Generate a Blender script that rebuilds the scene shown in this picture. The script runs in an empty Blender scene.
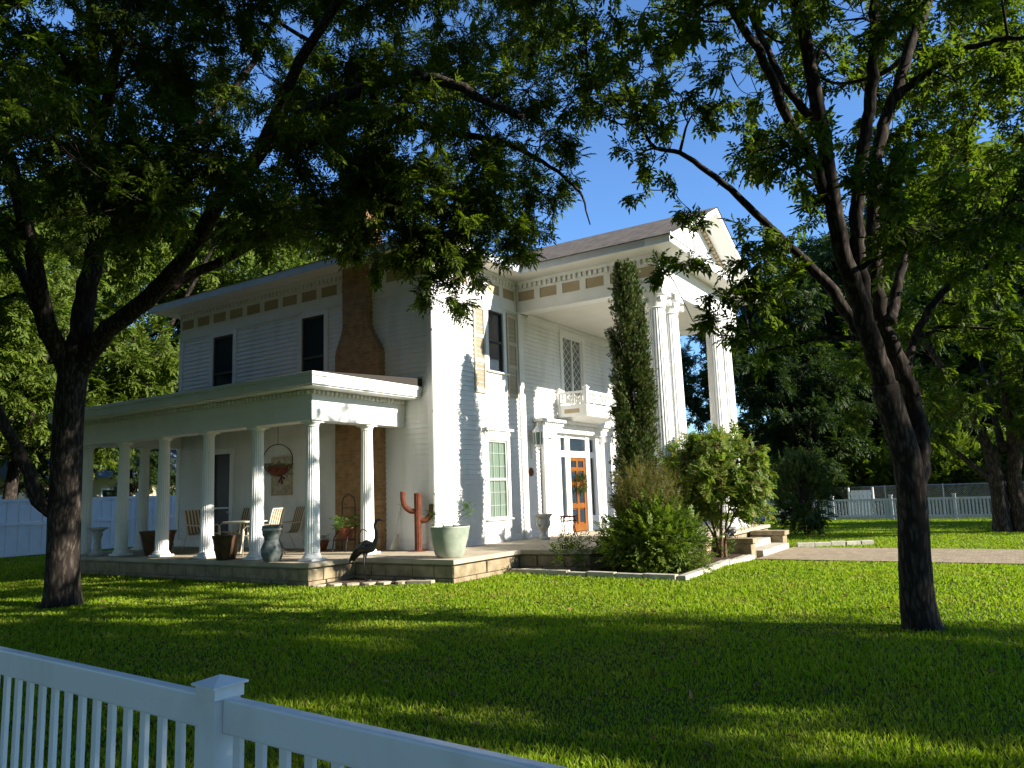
import bpy, bmesh, math, random
import numpy as np
from mathutils import Vector, Matrix

random.seed(7)
rng = np.random.default_rng(11)
scene = bpy.context.scene
COL = scene.collection
R = math.radians

# ------------------------------------------------------------ camera, light
cam_d = bpy.data.cameras.new('camera')
cam = bpy.data.objects.new('camera', cam_d); COL.objects.link(cam)
yaw, pitch, roll = R(32.786), R(8.071), R(-1.952)
Fw = Vector((math.cos(yaw)*math.cos(pitch), math.sin(yaw)*math.cos(pitch), math.sin(pitch)))
R0 = Vector((math.sin(yaw), -math.cos(yaw), 0)); U0 = R0.cross(Fw)
Rt = R0*math.cos(roll) + U0*math.sin(roll); Up = -R0*math.sin(roll) + U0*math.cos(roll)
m = Matrix((Rt, Up, -Fw)).transposed().to_4x4()
m.translation = Vector((-13.008, -10.452, 1.6))
cam.matrix_world = m
cam_d.sensor_width = 36; cam_d.lens = 761.634/1024*36
cam_d.clip_start = .05; cam_d.clip_end = 1000
scene.camera = cam

SUN = Vector((.208, -1, .47)).normalized()
sun_el = math.asin(SUN.z); sun_rot = math.atan2(SUN.x, SUN.y) % (2*math.pi)
world = bpy.data.worlds.new('World'); scene.world = world; world.use_nodes = True
wn = world.node_tree
sky = wn.nodes.new('ShaderNodeTexSky'); sky.sky_type = 'NISHITA'; sky.sun_disc = False
sky.sun_elevation = sun_el; sky.sun_rotation = sun_rot
sky.air_density = 1.0; sky.dust_density = 0; sky.ozone_density = 7.5
wn.links.new(sky.outputs[0], wn.nodes['Background'].inputs[0])
wn.nodes['Background'].inputs[1].default_value = .11
sl = bpy.data.lights.new('sun', 'SUN'); sl.energy = 5; sl.angle = R(.53); sl.color = (1, .93, .80)
so = bpy.data.objects.new('sun', sl); COL.objects.link(so)
so.rotation_euler = SUN.to_track_quat('Z', 'Y').to_euler(); so.location = (0, -30, 30)
vs = scene.view_settings
vs.view_transform = 'Standard'; vs.look = 'None'; vs.gamma = 1; vs.exposure = 1.28
scene.cycles.max_bounces = 6; scene.cycles.diffuse_bounces = 3; scene.cycles.transmission_bounces = 4
scene.cycles.transparent_max_bounces = 8

# ------------------------------------------------------------ materials
def new_mat(name):
    mt = bpy.data.materials.new(name); mt.use_nodes = True
    nt = mt.node_tree; return mt, nt, nt.nodes['Principled BSDF']
def N(nt, t, **kw):
    n = nt.nodes.new(t)
    for k, v in kw.items():
        if hasattr(n, k): setattr(n, k, v)
        else: n.inputs[k].default_value = v
    return n
def ramp(nt, fac, stops):
    r = nt.nodes.new('ShaderNodeValToRGB'); e = r.color_ramp.elements
    while len(e) < len(stops): e.new(.5)
    for i, (p, c) in enumerate(stops): e[i].position = p; e[i].color = (*c, 1)
    nt.links.new(fac, r.inputs[0]); return r.outputs[0]
def coords(nt, scale=(1, 1, 1), kind='Object'):
    t = nt.nodes.new('ShaderNodeTexCoord'); mp = nt.nodes.new('ShaderNodeMapping')
    mp.inputs['Scale'].default_value = scale
    nt.links.new(t.outputs[kind], mp.inputs[0]); return mp.outputs[0]
def noise(nt, co, scale, detail=4, rough=.55, out=0):
    n = N(nt, 'ShaderNodeTexNoise'); n.inputs['Scale'].default_value = scale
    n.inputs['Detail'].default_value = detail; n.inputs['Roughness'].default_value = rough
    nt.links.new(co, n.inputs['Vector']); return n.outputs[out]
def bump(nt, b, h, strength=.3, dist=.01):
    n = nt.nodes.new('ShaderNodeBump'); n.inputs['Strength'].default_value = strength
    n.inputs['Distance'].default_value = dist
    nt.links.new(h, n.inputs['Height']); nt.links.new(n.outputs[0], b.inputs['Normal'])

def mottled(name, c1, c2, scale=3, rough=.6, spec=.4, bumps=0, bscale=40, stretch=(1, 1, 1), p=(.3, .7), metal=0):
    mt, nt, b = new_mat(name); co = coords(nt, stretch)
    nt.links.new(ramp(nt, noise(nt, co, scale), [(p[0], c1), (p[1], c2)]), b.inputs['Base Color'])
    b.inputs['Roughness'].default_value = rough; b.inputs['Specular IOR Level'].default_value = spec
    b.inputs['Metallic'].default_value = metal
    if bumps: bump(nt, b, noise(nt, co, bscale), bumps, .01)
    return mt
M = {}
M['siding'] = mottled('white_siding_paint', (.68, .68, .65), (.82, .82, .80), 2.2, .55, .3, .08, 25, (1, 1, .35), (.25, .55))
M['trim'] = mottled('white_trim_paint', (.76, .76, .74), (.84, .84, .82), 2, .45, .4, .05, 30)
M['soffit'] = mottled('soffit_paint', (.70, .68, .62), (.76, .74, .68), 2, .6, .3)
M['tan'] = mottled('tan_panel_paint', (.40, .32, .20), (.46, .37, .24), 2, .6, .3)
M['shutter'] = mottled('tan_shutter_paint', (.46, .41, .31), (.54, .48, .37), 3, .6, .3)
M['vinyl'] = mottled('white_vinyl', (.68, .70, .70), (.81, .82, .83), 3.5, .36, .4, .03, 14, (1, 1, .5), (.25, .5))
M['old_white'] = mottled('weathered_white_wood', (.50, .50, .46), (.66, .66, .62), 5, .7, .2, .2, 30, (1, 1, 4))
M['galv'] = mottled('galvanised_steel', (.42, .43, .44), (.52, .53, .54), 4, .4, .5, metal=.7)
M['stone'] = mottled('rough_limestone', (.19, .145, .085), (.36, .29, .19), 5, .9, .2, .8, 16)
M['curb'] = mottled('pale_limestone_edging', (.34, .305, .23), (.54, .50, .41), 6, .85, .2, .5, 22)
M['concrete'] = mottled('patio_concrete', (.35, .295, .215), (.47, .405, .305), 2.2, .8, .25, .15, 60)
M['mulch'] = mottled('dark_mulch', (.035, .024, .016), (.11, .08, .055), 14, .95, .1, .9, 40)
M['black'] = mottled('black_iron', (.012, .012, .013), (.03, .03, .032), 9, .45, .5)
M['rust'] = mottled('rusted_steel', (.065, .02, .011), (.16, .048, .023), 7, .75, .2, .3, 60)
M['terracotta'] = mottled('terracotta', (.17, .055, .028), (.25, .085, .045), 6, .8, .2)
M['brown_glaze'] = mottled('brown_glazed_clay', (.035, .02, .012), (.10, .055, .03), 5, .25, .5)
M['green_glaze'] = mottled('grey_green_glazed_clay', (.24, .28, .22), (.36, .39, .32), 5, .35, .5)
M['blue_glaze'] = mottled('blue_grey_glazed_clay', (.05, .07, .075), (.20, .22, .21), 12, .35, .5)
M['cast'] = mottled('pale_cast_stone', (.40, .38, .34), (.56, .54, .49), 9, .85, .2, .4, 40)
M['frame_cream'] = mottled('cream_enamel', (.66, .60, .48), (.72, .66, .54), 3, .4, .4)
M['table'] = mottled('cream_table_top', (.62, .58, .48), (.68, .64, .54), 3, .2, .5)
M['wicker'] = mottled('dry_brown_basket', (.10, .03, .025), (.22, .07, .05), 25, .9, .1)
M['gutter'] = mottled('blue_grey_gutter', (.50, .54, .58), (.60, .63, .66), 3, .4, .4)
M['screen_door'] = mottled('dark_door_screen', (.012, .013, .015), (.022, .023, .025), 3, .35, .4)
M['cream_wall'] = mottled('cream_neighbour_wall', (.52, .46, .30), (.60, .53, .36), 1, .8, .2)
M['blue_roof'] = mottled('blue_grey_metal_roof', (.12, .16, .22), (.18, .23, .30), 1, .4, .4)
M['dirt'] = mottled('dry_earth', (.20, .16, .10), (.30, .25, .17), 6, .95, .1, .5, 30)
M['picture'] = mottled('faded_panel', (.30, .28, .20), (.50, .46, .36), 11, .7, .2, p=(.4, .6))

def glass_dark(name, c=(.022, .034, .048)):
    mt, nt, b = new_mat(name); b.inputs['Base Color'].default_value = (*c, 1)
    b.inputs['Roughness'].default_value = .06; b.inputs['Specular IOR Level'].default_value = .6
    bump(nt, b, noise(nt, coords(nt), 2.5, 1), .04, .05); return mt
M['glass'] = glass_dark('dark_window_glass')
M['screen_frame'] = mottled('dark_screen_frame', (.045, .05, .055), (.07, .075, .08), 3, .5, .3)
M['muntin'] = mottled('thin_grey_green_muntin', (.40, .44, .40), (.48, .52, .48), 3, .5, .3)
def curtain_glass(name, c1, c2, axis):
    # glass with a pale gathered curtain close behind it
    mt, nt, b = new_mat(name)
    w = N(nt, 'ShaderNodeTexWave'); w.bands_direction = axis; w.inputs['Scale'].default_value = 4.2
    w.inputs['Distortion'].default_value = 1.2; w.inputs['Detail'].default_value = 1
    nt.links.new(coords(nt), w.inputs['Vector'])
    nt.links.new(ramp(nt, w.outputs['Fac'], [(.0, c1), (1, c2)]), b.inputs['Base Color'])
    b.inputs['Roughness'].default_value = .35; b.inputs['Coat Weight'].default_value = .6
    b.inputs['Coat Roughness'].default_value = .03; return mt
M['curtain'] = curtain_glass('green_curtain_behind_glass', (.10, .15, .115), (.17, .23, .18), 'X')
M['drape'] = curtain_glass('grey_drape_behind_glass', (.05, .055, .045), (.22, .23, .19), 'X')

def brick_mat(name, c1, c2, mortar, plane):
    mt, nt, b = new_mat(name); t = nt.nodes.new('ShaderNodeTexCoord')
    sp = nt.nodes.new('ShaderNodeSeparateXYZ'); nt.links.new(t.outputs['Object'], sp.inputs[0])
    ad = N(nt, 'ShaderNodeMath'); nt.links.new(sp.outputs[0], ad.inputs[0]); nt.links.new(sp.outputs[1], ad.inputs[1])
    cb = nt.nodes.new('ShaderNodeCombineXYZ'); nt.links.new(ad.outputs[0], cb.inputs[0])
    nt.links.new(sp.outputs[2 if plane == 'wall' else 1], cb.inputs[1])
    if plane != 'wall': nt.links.new(sp.outputs[0], cb.inputs[0])
    br = nt.nodes.new('ShaderNodeTexBrick'); nt.links.new(cb.outputs[0], br.inputs['Vector'])
    br.inputs['Scale'].default_value = 1; br.inputs['Brick Width'].default_value = .215; br.inputs['Row Height'].default_value = .075
    br.inputs['Mortar Size'].default_value = .008; br.inputs['Color1'].default_value = (*c1, 1); br.inputs['Color2'].default_value = (*c2, 1)
    br.inputs['Mortar'].default_value = (*mortar, 1); br.inputs['Bias'].default_value = -.1
    mx = N(nt, 'ShaderNodeMix', data_type='RGBA', blend_type='MULTIPLY'); mx.inputs[0].default_value = .6
    nt.links.new(br.outputs[0], mx.inputs[6])
    nt.links.new(ramp(nt, noise(nt, coords(nt), 5), [(.25, (.35, .30, .26)), (.5, (.8, .75, .7)), (.75, (1.15, 1.1, 1.0))]), mx.inputs[7])
    nt.links.new(mx.outputs[2], b.inputs['Base Color']); b.inputs['Roughness'].default_value = .9
    bump(nt, b, br.outputs['Fac'], -.6, .008); return mt
M['brick'] = brick_mat('tan_brick', (.42, .25, .115), (.30, .165, .07), (.33, .26, .16), 'wall')
M['paver'] = brick_mat('pale_brick_pavers', (.36, .29, .19), (.29, .23, .15), (.27, .215, .14), 'floor')

def shingle_mat():
    mt, nt, b = new_mat('brown_asphalt_shingles')
    br = nt.nodes.new('ShaderNodeTexBrick'); nt.links.new(coords(nt), br.inputs['Vector'])
    br.inputs['Scale'].default_value = 1; br.inputs['Brick Width'].default_value = .3; br.inputs['Row Height'].default_value = .14
    br.inputs['Mortar Size'].default_value = .006; br.inputs['Color1'].default_value = (.17, .135, .095, 1)
    br.inputs['Color2'].default_value = (.095, .075, .052, 1); br.inputs['Mortar'].default_value = (.03, .025, .02, 1)
    nt.links.new(br.outputs[0], b.inputs['Base Color']); b.inputs['Roughness'].default_value = .9
    bump(nt, b, br.outputs['Fac'], -.7, .012); return mt
M['shingle'] = shingle_mat()

def bark_mat(name, c1, c2):
    mt, nt, b = new_mat(name); co = coords(nt, (1, 1, .22))
    v = N(nt, 'ShaderNodeTexVoronoi'); v.inputs['Scale'].default_value = 26; v.feature = 'F1'
    w = N(nt, 'ShaderNodeMix', data_type='VECTOR'); w.inputs[0].default_value = .12
    nt.links.new(co, w.inputs[4]); nt.links.new(noise(nt, co, 9, 3, .6, 1), w.inputs[5])
    nt.links.new(w.outputs[1], v.inputs['Vector'])
    nt.links.new(ramp(nt, v.outputs['Distance'], [(.05, c2), (.55, c1)]), b.inputs['Base Color'])
    b.inputs['Roughness'].default_value = .95; b.inputs['Specular IOR Level'].default_value = .15
    bump(nt, b, v.outputs['Distance'], -1, .05); return mt
M['bark'] = bark_mat('grey_brown_bark', (.022, .017, .014), (.095, .077, .062))
M['bark2'] = bark_mat('smooth_tan_bark', (.10, .06, .035), (.24, .16, .10))

def leaf_mat(name, cols, trans=.4, tcol=None, rough=.55, patch=None):
    mt, nt, b = new_mat(name); g = nt.nodes.new('ShaderNodeNewGeometry')
    c = ramp(nt, g.outputs['Random Per Island'], [(i/max(1, len(cols)-1), q) for i, q in enumerate(cols)])
    if patch:                                              # thin straw coloured and lush patches
        mp = N(nt, 'ShaderNodeMix', data_type='RGBA', blend_type='MIX')
        f = nt.nodes.new('ShaderNodeMapRange'); f.inputs[1].default_value = .48; f.inputs[2].default_value = .72; f.inputs[4].default_value = .55
        nt.links.new(noise(nt, coords(nt), .9, 5, .65), f.inputs[0]); nt.links.new(f.outputs[0], mp.inputs[0])
        nt.links.new(c, mp.inputs[6]); mp.inputs[7].default_value = (*patch, 1); c = mp.outputs[2]
    nt.links.new(c, b.inputs['Base Color']); b.inputs['Roughness'].default_value = rough
    b.inputs['Specular IOR Level'].default_value = .18
    tr = nt.nodes.new('ShaderNodeBsdfTranslucent')
    mx = N(nt, 'ShaderNodeMix', data_type='RGBA', blend_type='MULTIPLY'); mx.inputs[0].default_value = 1
    nt.links.new(c, mx.inputs[6]); mx.inputs[7].default_value = (*(tcol or (1.5, 1.6, .6)), 1)
    nt.links.new(mx.outputs[2], tr.inputs[0])
    ms = nt.nodes.new('ShaderNodeMixShader'); ms.inputs[0].default_value = trans
    nt.links.new(b.outputs[0], ms.inputs[1]); nt.links.new(tr.outputs[0], ms.inputs[2])
    nt.links.new(ms.outputs[0], nt.nodes['Material Output'].inputs[0]); return mt
M['pecan_leaf'] = leaf_mat('pecan_leaf', [(.036, .058, .009), (.06, .095, .012), (.095, .135, .016), (.065, .10, .013)], .5, (1.7, 1.8, .5))
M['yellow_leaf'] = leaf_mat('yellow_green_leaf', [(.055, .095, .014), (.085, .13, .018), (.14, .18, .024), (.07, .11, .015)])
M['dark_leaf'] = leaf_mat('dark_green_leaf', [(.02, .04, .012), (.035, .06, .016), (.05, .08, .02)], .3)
M['cypress_leaf'] = leaf_mat('cypress_needle', [(.035, .07, .02), (.06, .10, .025), (.05, .085, .02), (.13, .085, .04)], .2)
M['shrub_leaf'] = leaf_mat('shrub_leaf', [(.06, .10, .015), (.10, .15, .02), (.14, .19, .03), (.07, .11, .02)], .35)
M['reddish_leaf'] = leaf_mat('bronze_new_leaf', [(.08, .11, .02), (.13, .11, .03), (.07, .11, .02), (.18, .12, .05)], .35)
M['myrtle_leaf'] = leaf_mat('myrtle_leaf', [(.09, .14, .025), (.14, .21, .035), (.11, .17, .03), (.30, .24, .11)], .4)
M['pot_leaf'] = leaf_mat('potted_plant_leaf', [(.06, .13, .025), (.10, .18, .04)], .35)
M['grass'] = leaf_mat('grass_blade', [(.125, .21, .006), (.185, .295, .008), (.235, .345, .011), (.30, .33, .05)], .45, (1.35, 1.45, .5), .55, (.30, .28, .055))
M['dry_leaf'] = leaf_mat('fallen_dry_leaf', [(.10, .055, .02), (.20, .12, .04), (.28, .19, .06)], .15, (1, 1, 1))

def lawn_mat():
    mt, nt, b = new_mat('lawn_ground'); co = coords(nt)
    a = noise(nt, co, .5, 5, .65); d = noise(nt, co, 45, 3, .7)
    mx = N(nt, 'ShaderNodeMath', operation='MULTIPLY_ADD'); nt.links.new(d, mx.inputs[0]); mx.inputs[1].default_value = .5
    nt.links.new(a, mx.inputs[2])
    nt.links.new(ramp(nt, mx.outputs[0], [(.45, (.028, .045, .008)), (.75, (.06, .10, .014)), (1, (.10, .14, .025))]), b.inputs['Base Color'])
    b.inputs['Roughness'].default_value = 1; b.inputs['Specular IOR Level'].default_value = .1
    bump(nt, b, d, .9, .04); return mt
M['lawn'] = lawn_mat()

def sling_mat():
    mt, nt, b = new_mat('striped_sling_fabric')
    w = N(nt, 'ShaderNodeTexWave'); w.bands_direction = 'Y'; w.inputs['Scale'].default_value = 3.4
    nt.links.new(coords(nt), w.inputs['Vector'])
    nt.links.new(ramp(nt, w.outputs['Fac'], [(.38, (.16, .10, .05)), (.55, (.58, .50, .36))]), b.inputs['Base Color'])
    b.inputs['Roughness'].default_value = .85; return mt
M['sling'] = sling_mat()
def wood_mat():
    mt, nt, b = new_mat('honey_oak_door'); co = coords(nt, (9, 9, 1))
    nt.links.new(ramp(nt, noise(nt, co, 3), [(.3, (.15, .052, .011)), (.7, (.25, .092, .018))]), b.inputs['Base Color'])
    b.inputs['Roughness'].default_value = .3; return mt
M['oak'] = wood_mat()

# ------------------------------------------------------------ mesh helpers
def ground_z(x, y):
    t = np.clip((np.asarray(x, float) - 1.5)/4.0, 0, 1); return -.10*t*t*(3 - 2*t)

class MB:
    """collects shapes; build() links them as ONE mesh object. T maps local (s, n, z) to the parent's space."""
    def __init__(self, T=None): self.v = []; self.f = []; self.T = T
    def add(self, vs, fs):
        o = len(self.v)
        self.v += [self.T(*p) if self.T else tuple(p) for p in vs]
        self.f += [tuple(i+o for i in q) for q in fs]; return self
    def box(self, a0, a1, b0, b1, c0, c1):
        return self.add([(a, b, c) for c in (c0, c1) for b in (b0, b1) for a in (a0, a1)],
            [(0, 2, 3, 1), (4, 5, 7, 6), (0, 1, 5, 4), (2, 6, 7, 3), (0, 4, 6, 2), (1, 3, 7, 5)])
    def prism(self, poly, z0, z1):
        n = len(poly)
        return self.add([(x, y, z0) for x, y in poly] + [(x, y, z1) for x, y in poly],
            [tuple(range(n))[::-1], tuple(range(n, 2*n))] + [(i, (i+1) % n, n+(i+1) % n, n+i) for i in range(n)])
    def lathe(self, prof, n=24, c=(0, 0, 0), flute=0, nf=20, depth=.06):
        vs = []; fs = []
        for r, z, *fl in prof:
            for i in range(n):
                a = 2*math.pi*i/n; k = r
                if fl and fl[0]: k = r*(1 - depth*abs(math.cos(a*nf/2)))
                vs.append((c[0]+k*math.cos(a), c[1]+k*math.sin(a), c[2]+z))
        m_ = len(prof)
        for j in range(m_-1):
            for i in range(n): fs.append((j*n+i, j*n+(i+1) % n, (j+1)*n+(i+1) % n, (j+1)*n+i))
        fs.append(tuple(range(n))[::-1]); fs.append(tuple((m_-1)*n+i for i in range(n)))
        return self.add(vs, fs)
    def tube(self, pts, radii, n=8, caps=True, flat=None):
        P = [Vector(p) for p in pts]; k = len(P)
        if not hasattr(radii, '__len__'): radii = [radii]*k
        vs = []; fs = []; prev = None
        for i in range(k):
            t = (P[min(i+1, k-1)] - P[max(i-1, 0)])
            t = t.normalized() if t.length > 1e-9 else Vector((0, 0, 1))
            if prev is None:
                a = Vector((1, 0, 0)) if abs(t.x) < .8 else Vector((0, 1, 0)); u = (a - t*a.dot(t)).normalized()
            else: u = (prev - t*prev.dot(t)).normalized()
            prev = u; w = t.cross(u)
            for j in range(n):
                an = 2*math.pi*j/n; rr = radii[i]
                vs.append(tuple(P[i] + u*(rr*math.cos(an)) + w*(rr*math.sin(an)*(flat or 1))))
        for i in range(k-1):
            for j in range(n): fs.append((i*n+j, i*n+(j+1) % n, (i+1)*n+(j+1) % n, (i+1)*n+j))
        if caps: fs.append(tuple(range(n))[::-1]); fs.append(tuple((k-1)*n+j for j in range(n)))
        return self.add(vs, fs)
    def bar(self, a, b, r, n=6): return self.tube([a, b], r, n)
    def ball(self, c, r, n=12, sz=1):
        pr = [(max(1e-4, r*math.sin(math.pi*i/(n//2+2))), -r*sz*math.cos(math.pi*i/(n//2+2))) for i in range(n//2+3)]
        return self.lathe(pr, n, c)
    def build(self, name, mat, parent=None, smooth=False, bevel=0, recalc=True):
        me = bpy.data.meshes.new(name); me.from_pydata(self.v, [], self.f)
        if recalc:
            b = bmesh.new(); b.from_mesh(me); bmesh.ops.recalc_face_normals(b, faces=b.faces); b.to_mesh(me); b.free()
        me.materials.append(mat)
        if smooth: me.polygons.foreach_set('use_smooth', [True]*len(me.polygons))
        o = bpy.data.objects.new(name, me); COL.objects.link(o)
        if parent is not None: o.parent = parent
        if smooth and smooth != 'all':
            me.set_sharp_from_angle(angle=R(35))
        if bevel:
            bv = o.modifiers.new('bevel', 'BEVEL'); bv.width = bevel; bv.segments = 2; bv.limit_method = 'ANGLE'
        return o

def tag(o, label=None, cat=None, group=None, kind=None):
    if label: o['label'] = label
    if cat: o['category'] = cat
    if group: o['group'] = group
    if kind: o['kind'] = kind
    return o
def thing(name, label, cat, loc=(0, 0, 0), rz=0, group=None):
    o = bpy.data.objects.new(name, None); COL.objects.link(o); o.empty_display_size = .1
    o.location = loc; o.rotation_euler = (0, 0, rz); return tag(o, label, cat, group)
def copy_tree(o, parent=None, memo=[0]):
    c = o.copy(); COL.objects.link(c)
    if parent is not None: c.parent = parent
    for ch in list(o.children): copy_tree(ch, c)
    return c

# ---- leaves: many small folded blades in one mesh
def tri_mesh(name, V, Ftri, mat, parent=None, smooth=False):
    me = bpy.data.meshes.new(name); nv = len(V); nf = len(Ftri)
    me.vertices.add(nv); me.vertices.foreach_set('co', V.astype(np.float32).ravel())
    me.loops.add(nf*3); me.loops.foreach_set('vertex_index', Ftri.astype(np.int32).ravel())
    me.polygons.add(nf); me.polygons.foreach_set('loop_start', np.arange(0, nf*3, 3, dtype=np.int32))
    me.update(calc_edges=True); me.validate()
    me.materials.append(mat)
    o = bpy.data.objects.new(name, me); COL.objects.link(o)
    if parent is not None: o.parent = parent
    return o
def leaflet(base, d, L, w, droop=.15):
    """folded leaflet in the x-y plane: 4 vertices, 2 triangles"""
    d = np.array([d[0], d[1], 0.]); d /= np.linalg.norm(d); s = np.array([-d[1], d[0], 0.])
    b = np.array(base, float)
    return [b, b+d*L*.42+s*w+(0, 0, .25*w), b+d*L+(0, 0, -droop*L), b+d*L*.42-s*w+(0, 0, .25*w)]
def template(spec):
    V = []; F = []
    for i, s in enumerate(spec):
        V += leaflet(*s); o = 4*i; F += [(o, o+2, o+1), (o, o+3, o+2)]
    return np.array(V), np.array(F)
def compound(n_pairs=4, length=.26, L=.10, w=.019):
    sp = []
    for i in range(n_pairs):
        x = length*(.22+.7*i/n_pairs); k = .8+.35*i/n_pairs; sag = -.05*(x/length)**2
        for sg in (1, -1): sp.append(((x, 0, sag), (.62, sg*.78), L*k, w*k, .3))
    sp.append(((length*.9, 0, -.05), (1, 0), L*1.2, w*1.1, .4))
    return template(sp)
def simple_cluster(n=5, L=.05, w=.014, length=.12):
    sp = []
    for i in range(n):
        x = length*i/n; sg = 1 if i % 2 else -1
        sp.append(((x, 0, 0), (.6, sg*.8), L, w, .1))
    sp.append(((length, 0, 0), (1, 0), L, w, .1))
    return template(sp)
def scatter(name, P, D, tmpl, S, mat, parent=None, roll=None, g=None, upbias=1.0):
    g = g or rng
    P = np.asarray(P, float); D = np.asarray(D, float); n = len(P)
    D /= np.linalg.norm(D, axis=1, keepdims=True)+1e-9
    up = np.tile([0, 0, upbias], (n, 1)) + g.normal(0, .45, (n, 3))
    Z = up - D*(up*D).sum(1, keepdims=True); Z /= np.linalg.norm(Z, axis=1, keepdims=True)+1e-9
    Y = np.cross(Z, D); tv, tf = tmpl; k = len(tv); S = np.broadcast_to(np.asarray(S, float), (n,))[:, None, None]
    V = P[:, None, :] + S*(tv[None, :, 0:1]*D[:, None, :] + tv[None, :, 1:2]*Y[:, None, :] + tv[None, :, 2:3]*Z[:, None, :])
    Fc = tf[None] + (np.arange(n)*k)[:, None, None]
    return tri_mesh(name, V.reshape(-1, 3), Fc.reshape(-1, 3), mat, parent)
PECAN = compound(); BROAD = compound(3, .22, .105, .027); SIMPLE = simple_cluster()

def catmull(pts, sub=5):
    P = [np.array(p, float) for p in pts]; P = [2*P[0]-P[1]] + P + [2*P[-1]-P[-2]]; out = []
    for i in range(1, len(P)-2):
        a, b, c, d = P[i-1:i+3]
        for k in range(sub):
            t = k/sub; out.append(.5*((2*b)+(-a+c)*t+(2*a-5*b+4*c-d)*t*t+(-a+3*b-3*c+d)*t**3))
    out.append(P[-2]); return np.array(out)

def grow_tree(root, limbs, lobes, leaf_mat_, bark, per_lobe=230, tmpl=None, leaf_s=1.0, seed=1, twig_leaves=14,
              flare=1.35, crown_name='crown', shared=None, off=(0, 0, 0)):
    """limbs: (r0, r1, points); lobes: (x, y, z, radius, density). Builds children trunk and crown."""
    g = np.random.default_rng(seed); mb = MB(); nodes = []; rad = []; off = np.array(off, float)
    tmpl = tmpl or PECAN
    for li, (r0, r1, pts) in enumerate(limbs):
        q = catmull([np.array(p)-off for p in pts], 5); k = len(q)
        q[1:-1] += g.normal(0, (.008+.05*r1)*(li > 0), (k-2, 3))
        rr = r0 + (r1-r0)*np.linspace(0, 1, k)**.85
        if li == 0:
            rr = rr*(1 + (flare-1)*np.exp(-np.linspace(0, 1, k)*9))
        rr = rr*(1+g.normal(0, .012, k))
        mb.tube(q, rr, 14 if r0 > .1 else 9)
        nodes += list(q); rad += list(rr)
    P = []; D = []
    order = sorted(range(len(lobes)), key=lambda i: lobes[i][2])
    for i in order:
        x, y, z, r, dens = lobes[i]; c = np.array((x, y, z)) - off
        A = np.array(nodes); d = np.linalg.norm(A-c, axis=1) + 1.2*np.maximum(0, A[:, 2]-c[2]) + 3*(np.array(rad) > .26)
        j = int(d.argmin()); s = A[j]; ln = np.linalg.norm(c-s)
        mid = (s+c)/2 + g.normal(0, .1*ln+.02, 3) + (0, 0, .08*ln)
        br = catmull([s, s+(mid-s)*.5+g.normal(0, .03*ln, 3), mid, c, c+(c-mid)*.5*r/max(ln, .3)], 4)
        r0 = min(rad[j]*.7, .014+.018*ln); rr = np.linspace(r0, .007, len(br))
        mb.tube(br, rr, 6); nodes += list(br[2:]); rad += list(rr[2:])
        nleaf = int(per_lobe*dens*r*r/leaf_s**2); ntw = max(3, nleaf//twig_leaves)
        for _ in range(ntw):
            b0 = br[int(g.integers(len(br)//3, len(br)))]
            dr = g.normal(0, 1, 3); dr /= np.linalg.norm(dr); dr[2] *= .75
            e = c + dr*r*g.random()**.45
            mm = (b0+e)/2 + g.normal(0, .12*r, 3)
            tw = catmull([b0, mm, e], 4)
            mb.tube(tw, np.linspace(.0075, .003, len(tw)), 3, caps=False)
            td = e-mm; td /= np.linalg.norm(td)+1e-9
            t = .25+.75*g.random(twig_leaves)**.6
            idx = t*(len(tw)-1); i0 = np.minimum(idx.astype(int), len(tw)-2); fr = (idx-i0)[:, None]
            pp = tw[i0]*(1-fr)+tw[i0+1]*fr
            dd = td*.8 + g.normal(0, .65, (twig_leaves, 3)) + (0, 0, -.22)
            P.append(pp); D.append(dd)
    P = np.concatenate(P); D = np.concatenate(D)
    tr = mb.build('trunk', bark, root, smooth='all', recalc=False)
    cr = scatter(crown_name, P, D, tmpl, leaf_s*g.uniform(.75, 1.2, len(P)), leaf_mat_, root, g=g)
    return tr, cr

# ------------------------------------------------------------ the ground
xs = [-400, -60] + [1.5+.25*i for i in range(17)] + [30, 80, 400]; ys = [-400, -60, -20, 0, 20, 60, 400]
gb = MB(); gb.add([(x, y, float(ground_z(x, y))) for x in xs for y in ys],
    [(i*len(ys)+j, (i+1)*len(ys)+j, (i+1)*len(ys)+j+1, i*len(ys)+j+1) for i in range(len(xs)-1) for j in range(len(ys)-1)])
tag(gb.build('lawn', M['lawn'], smooth='all'), kind='structure')

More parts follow.
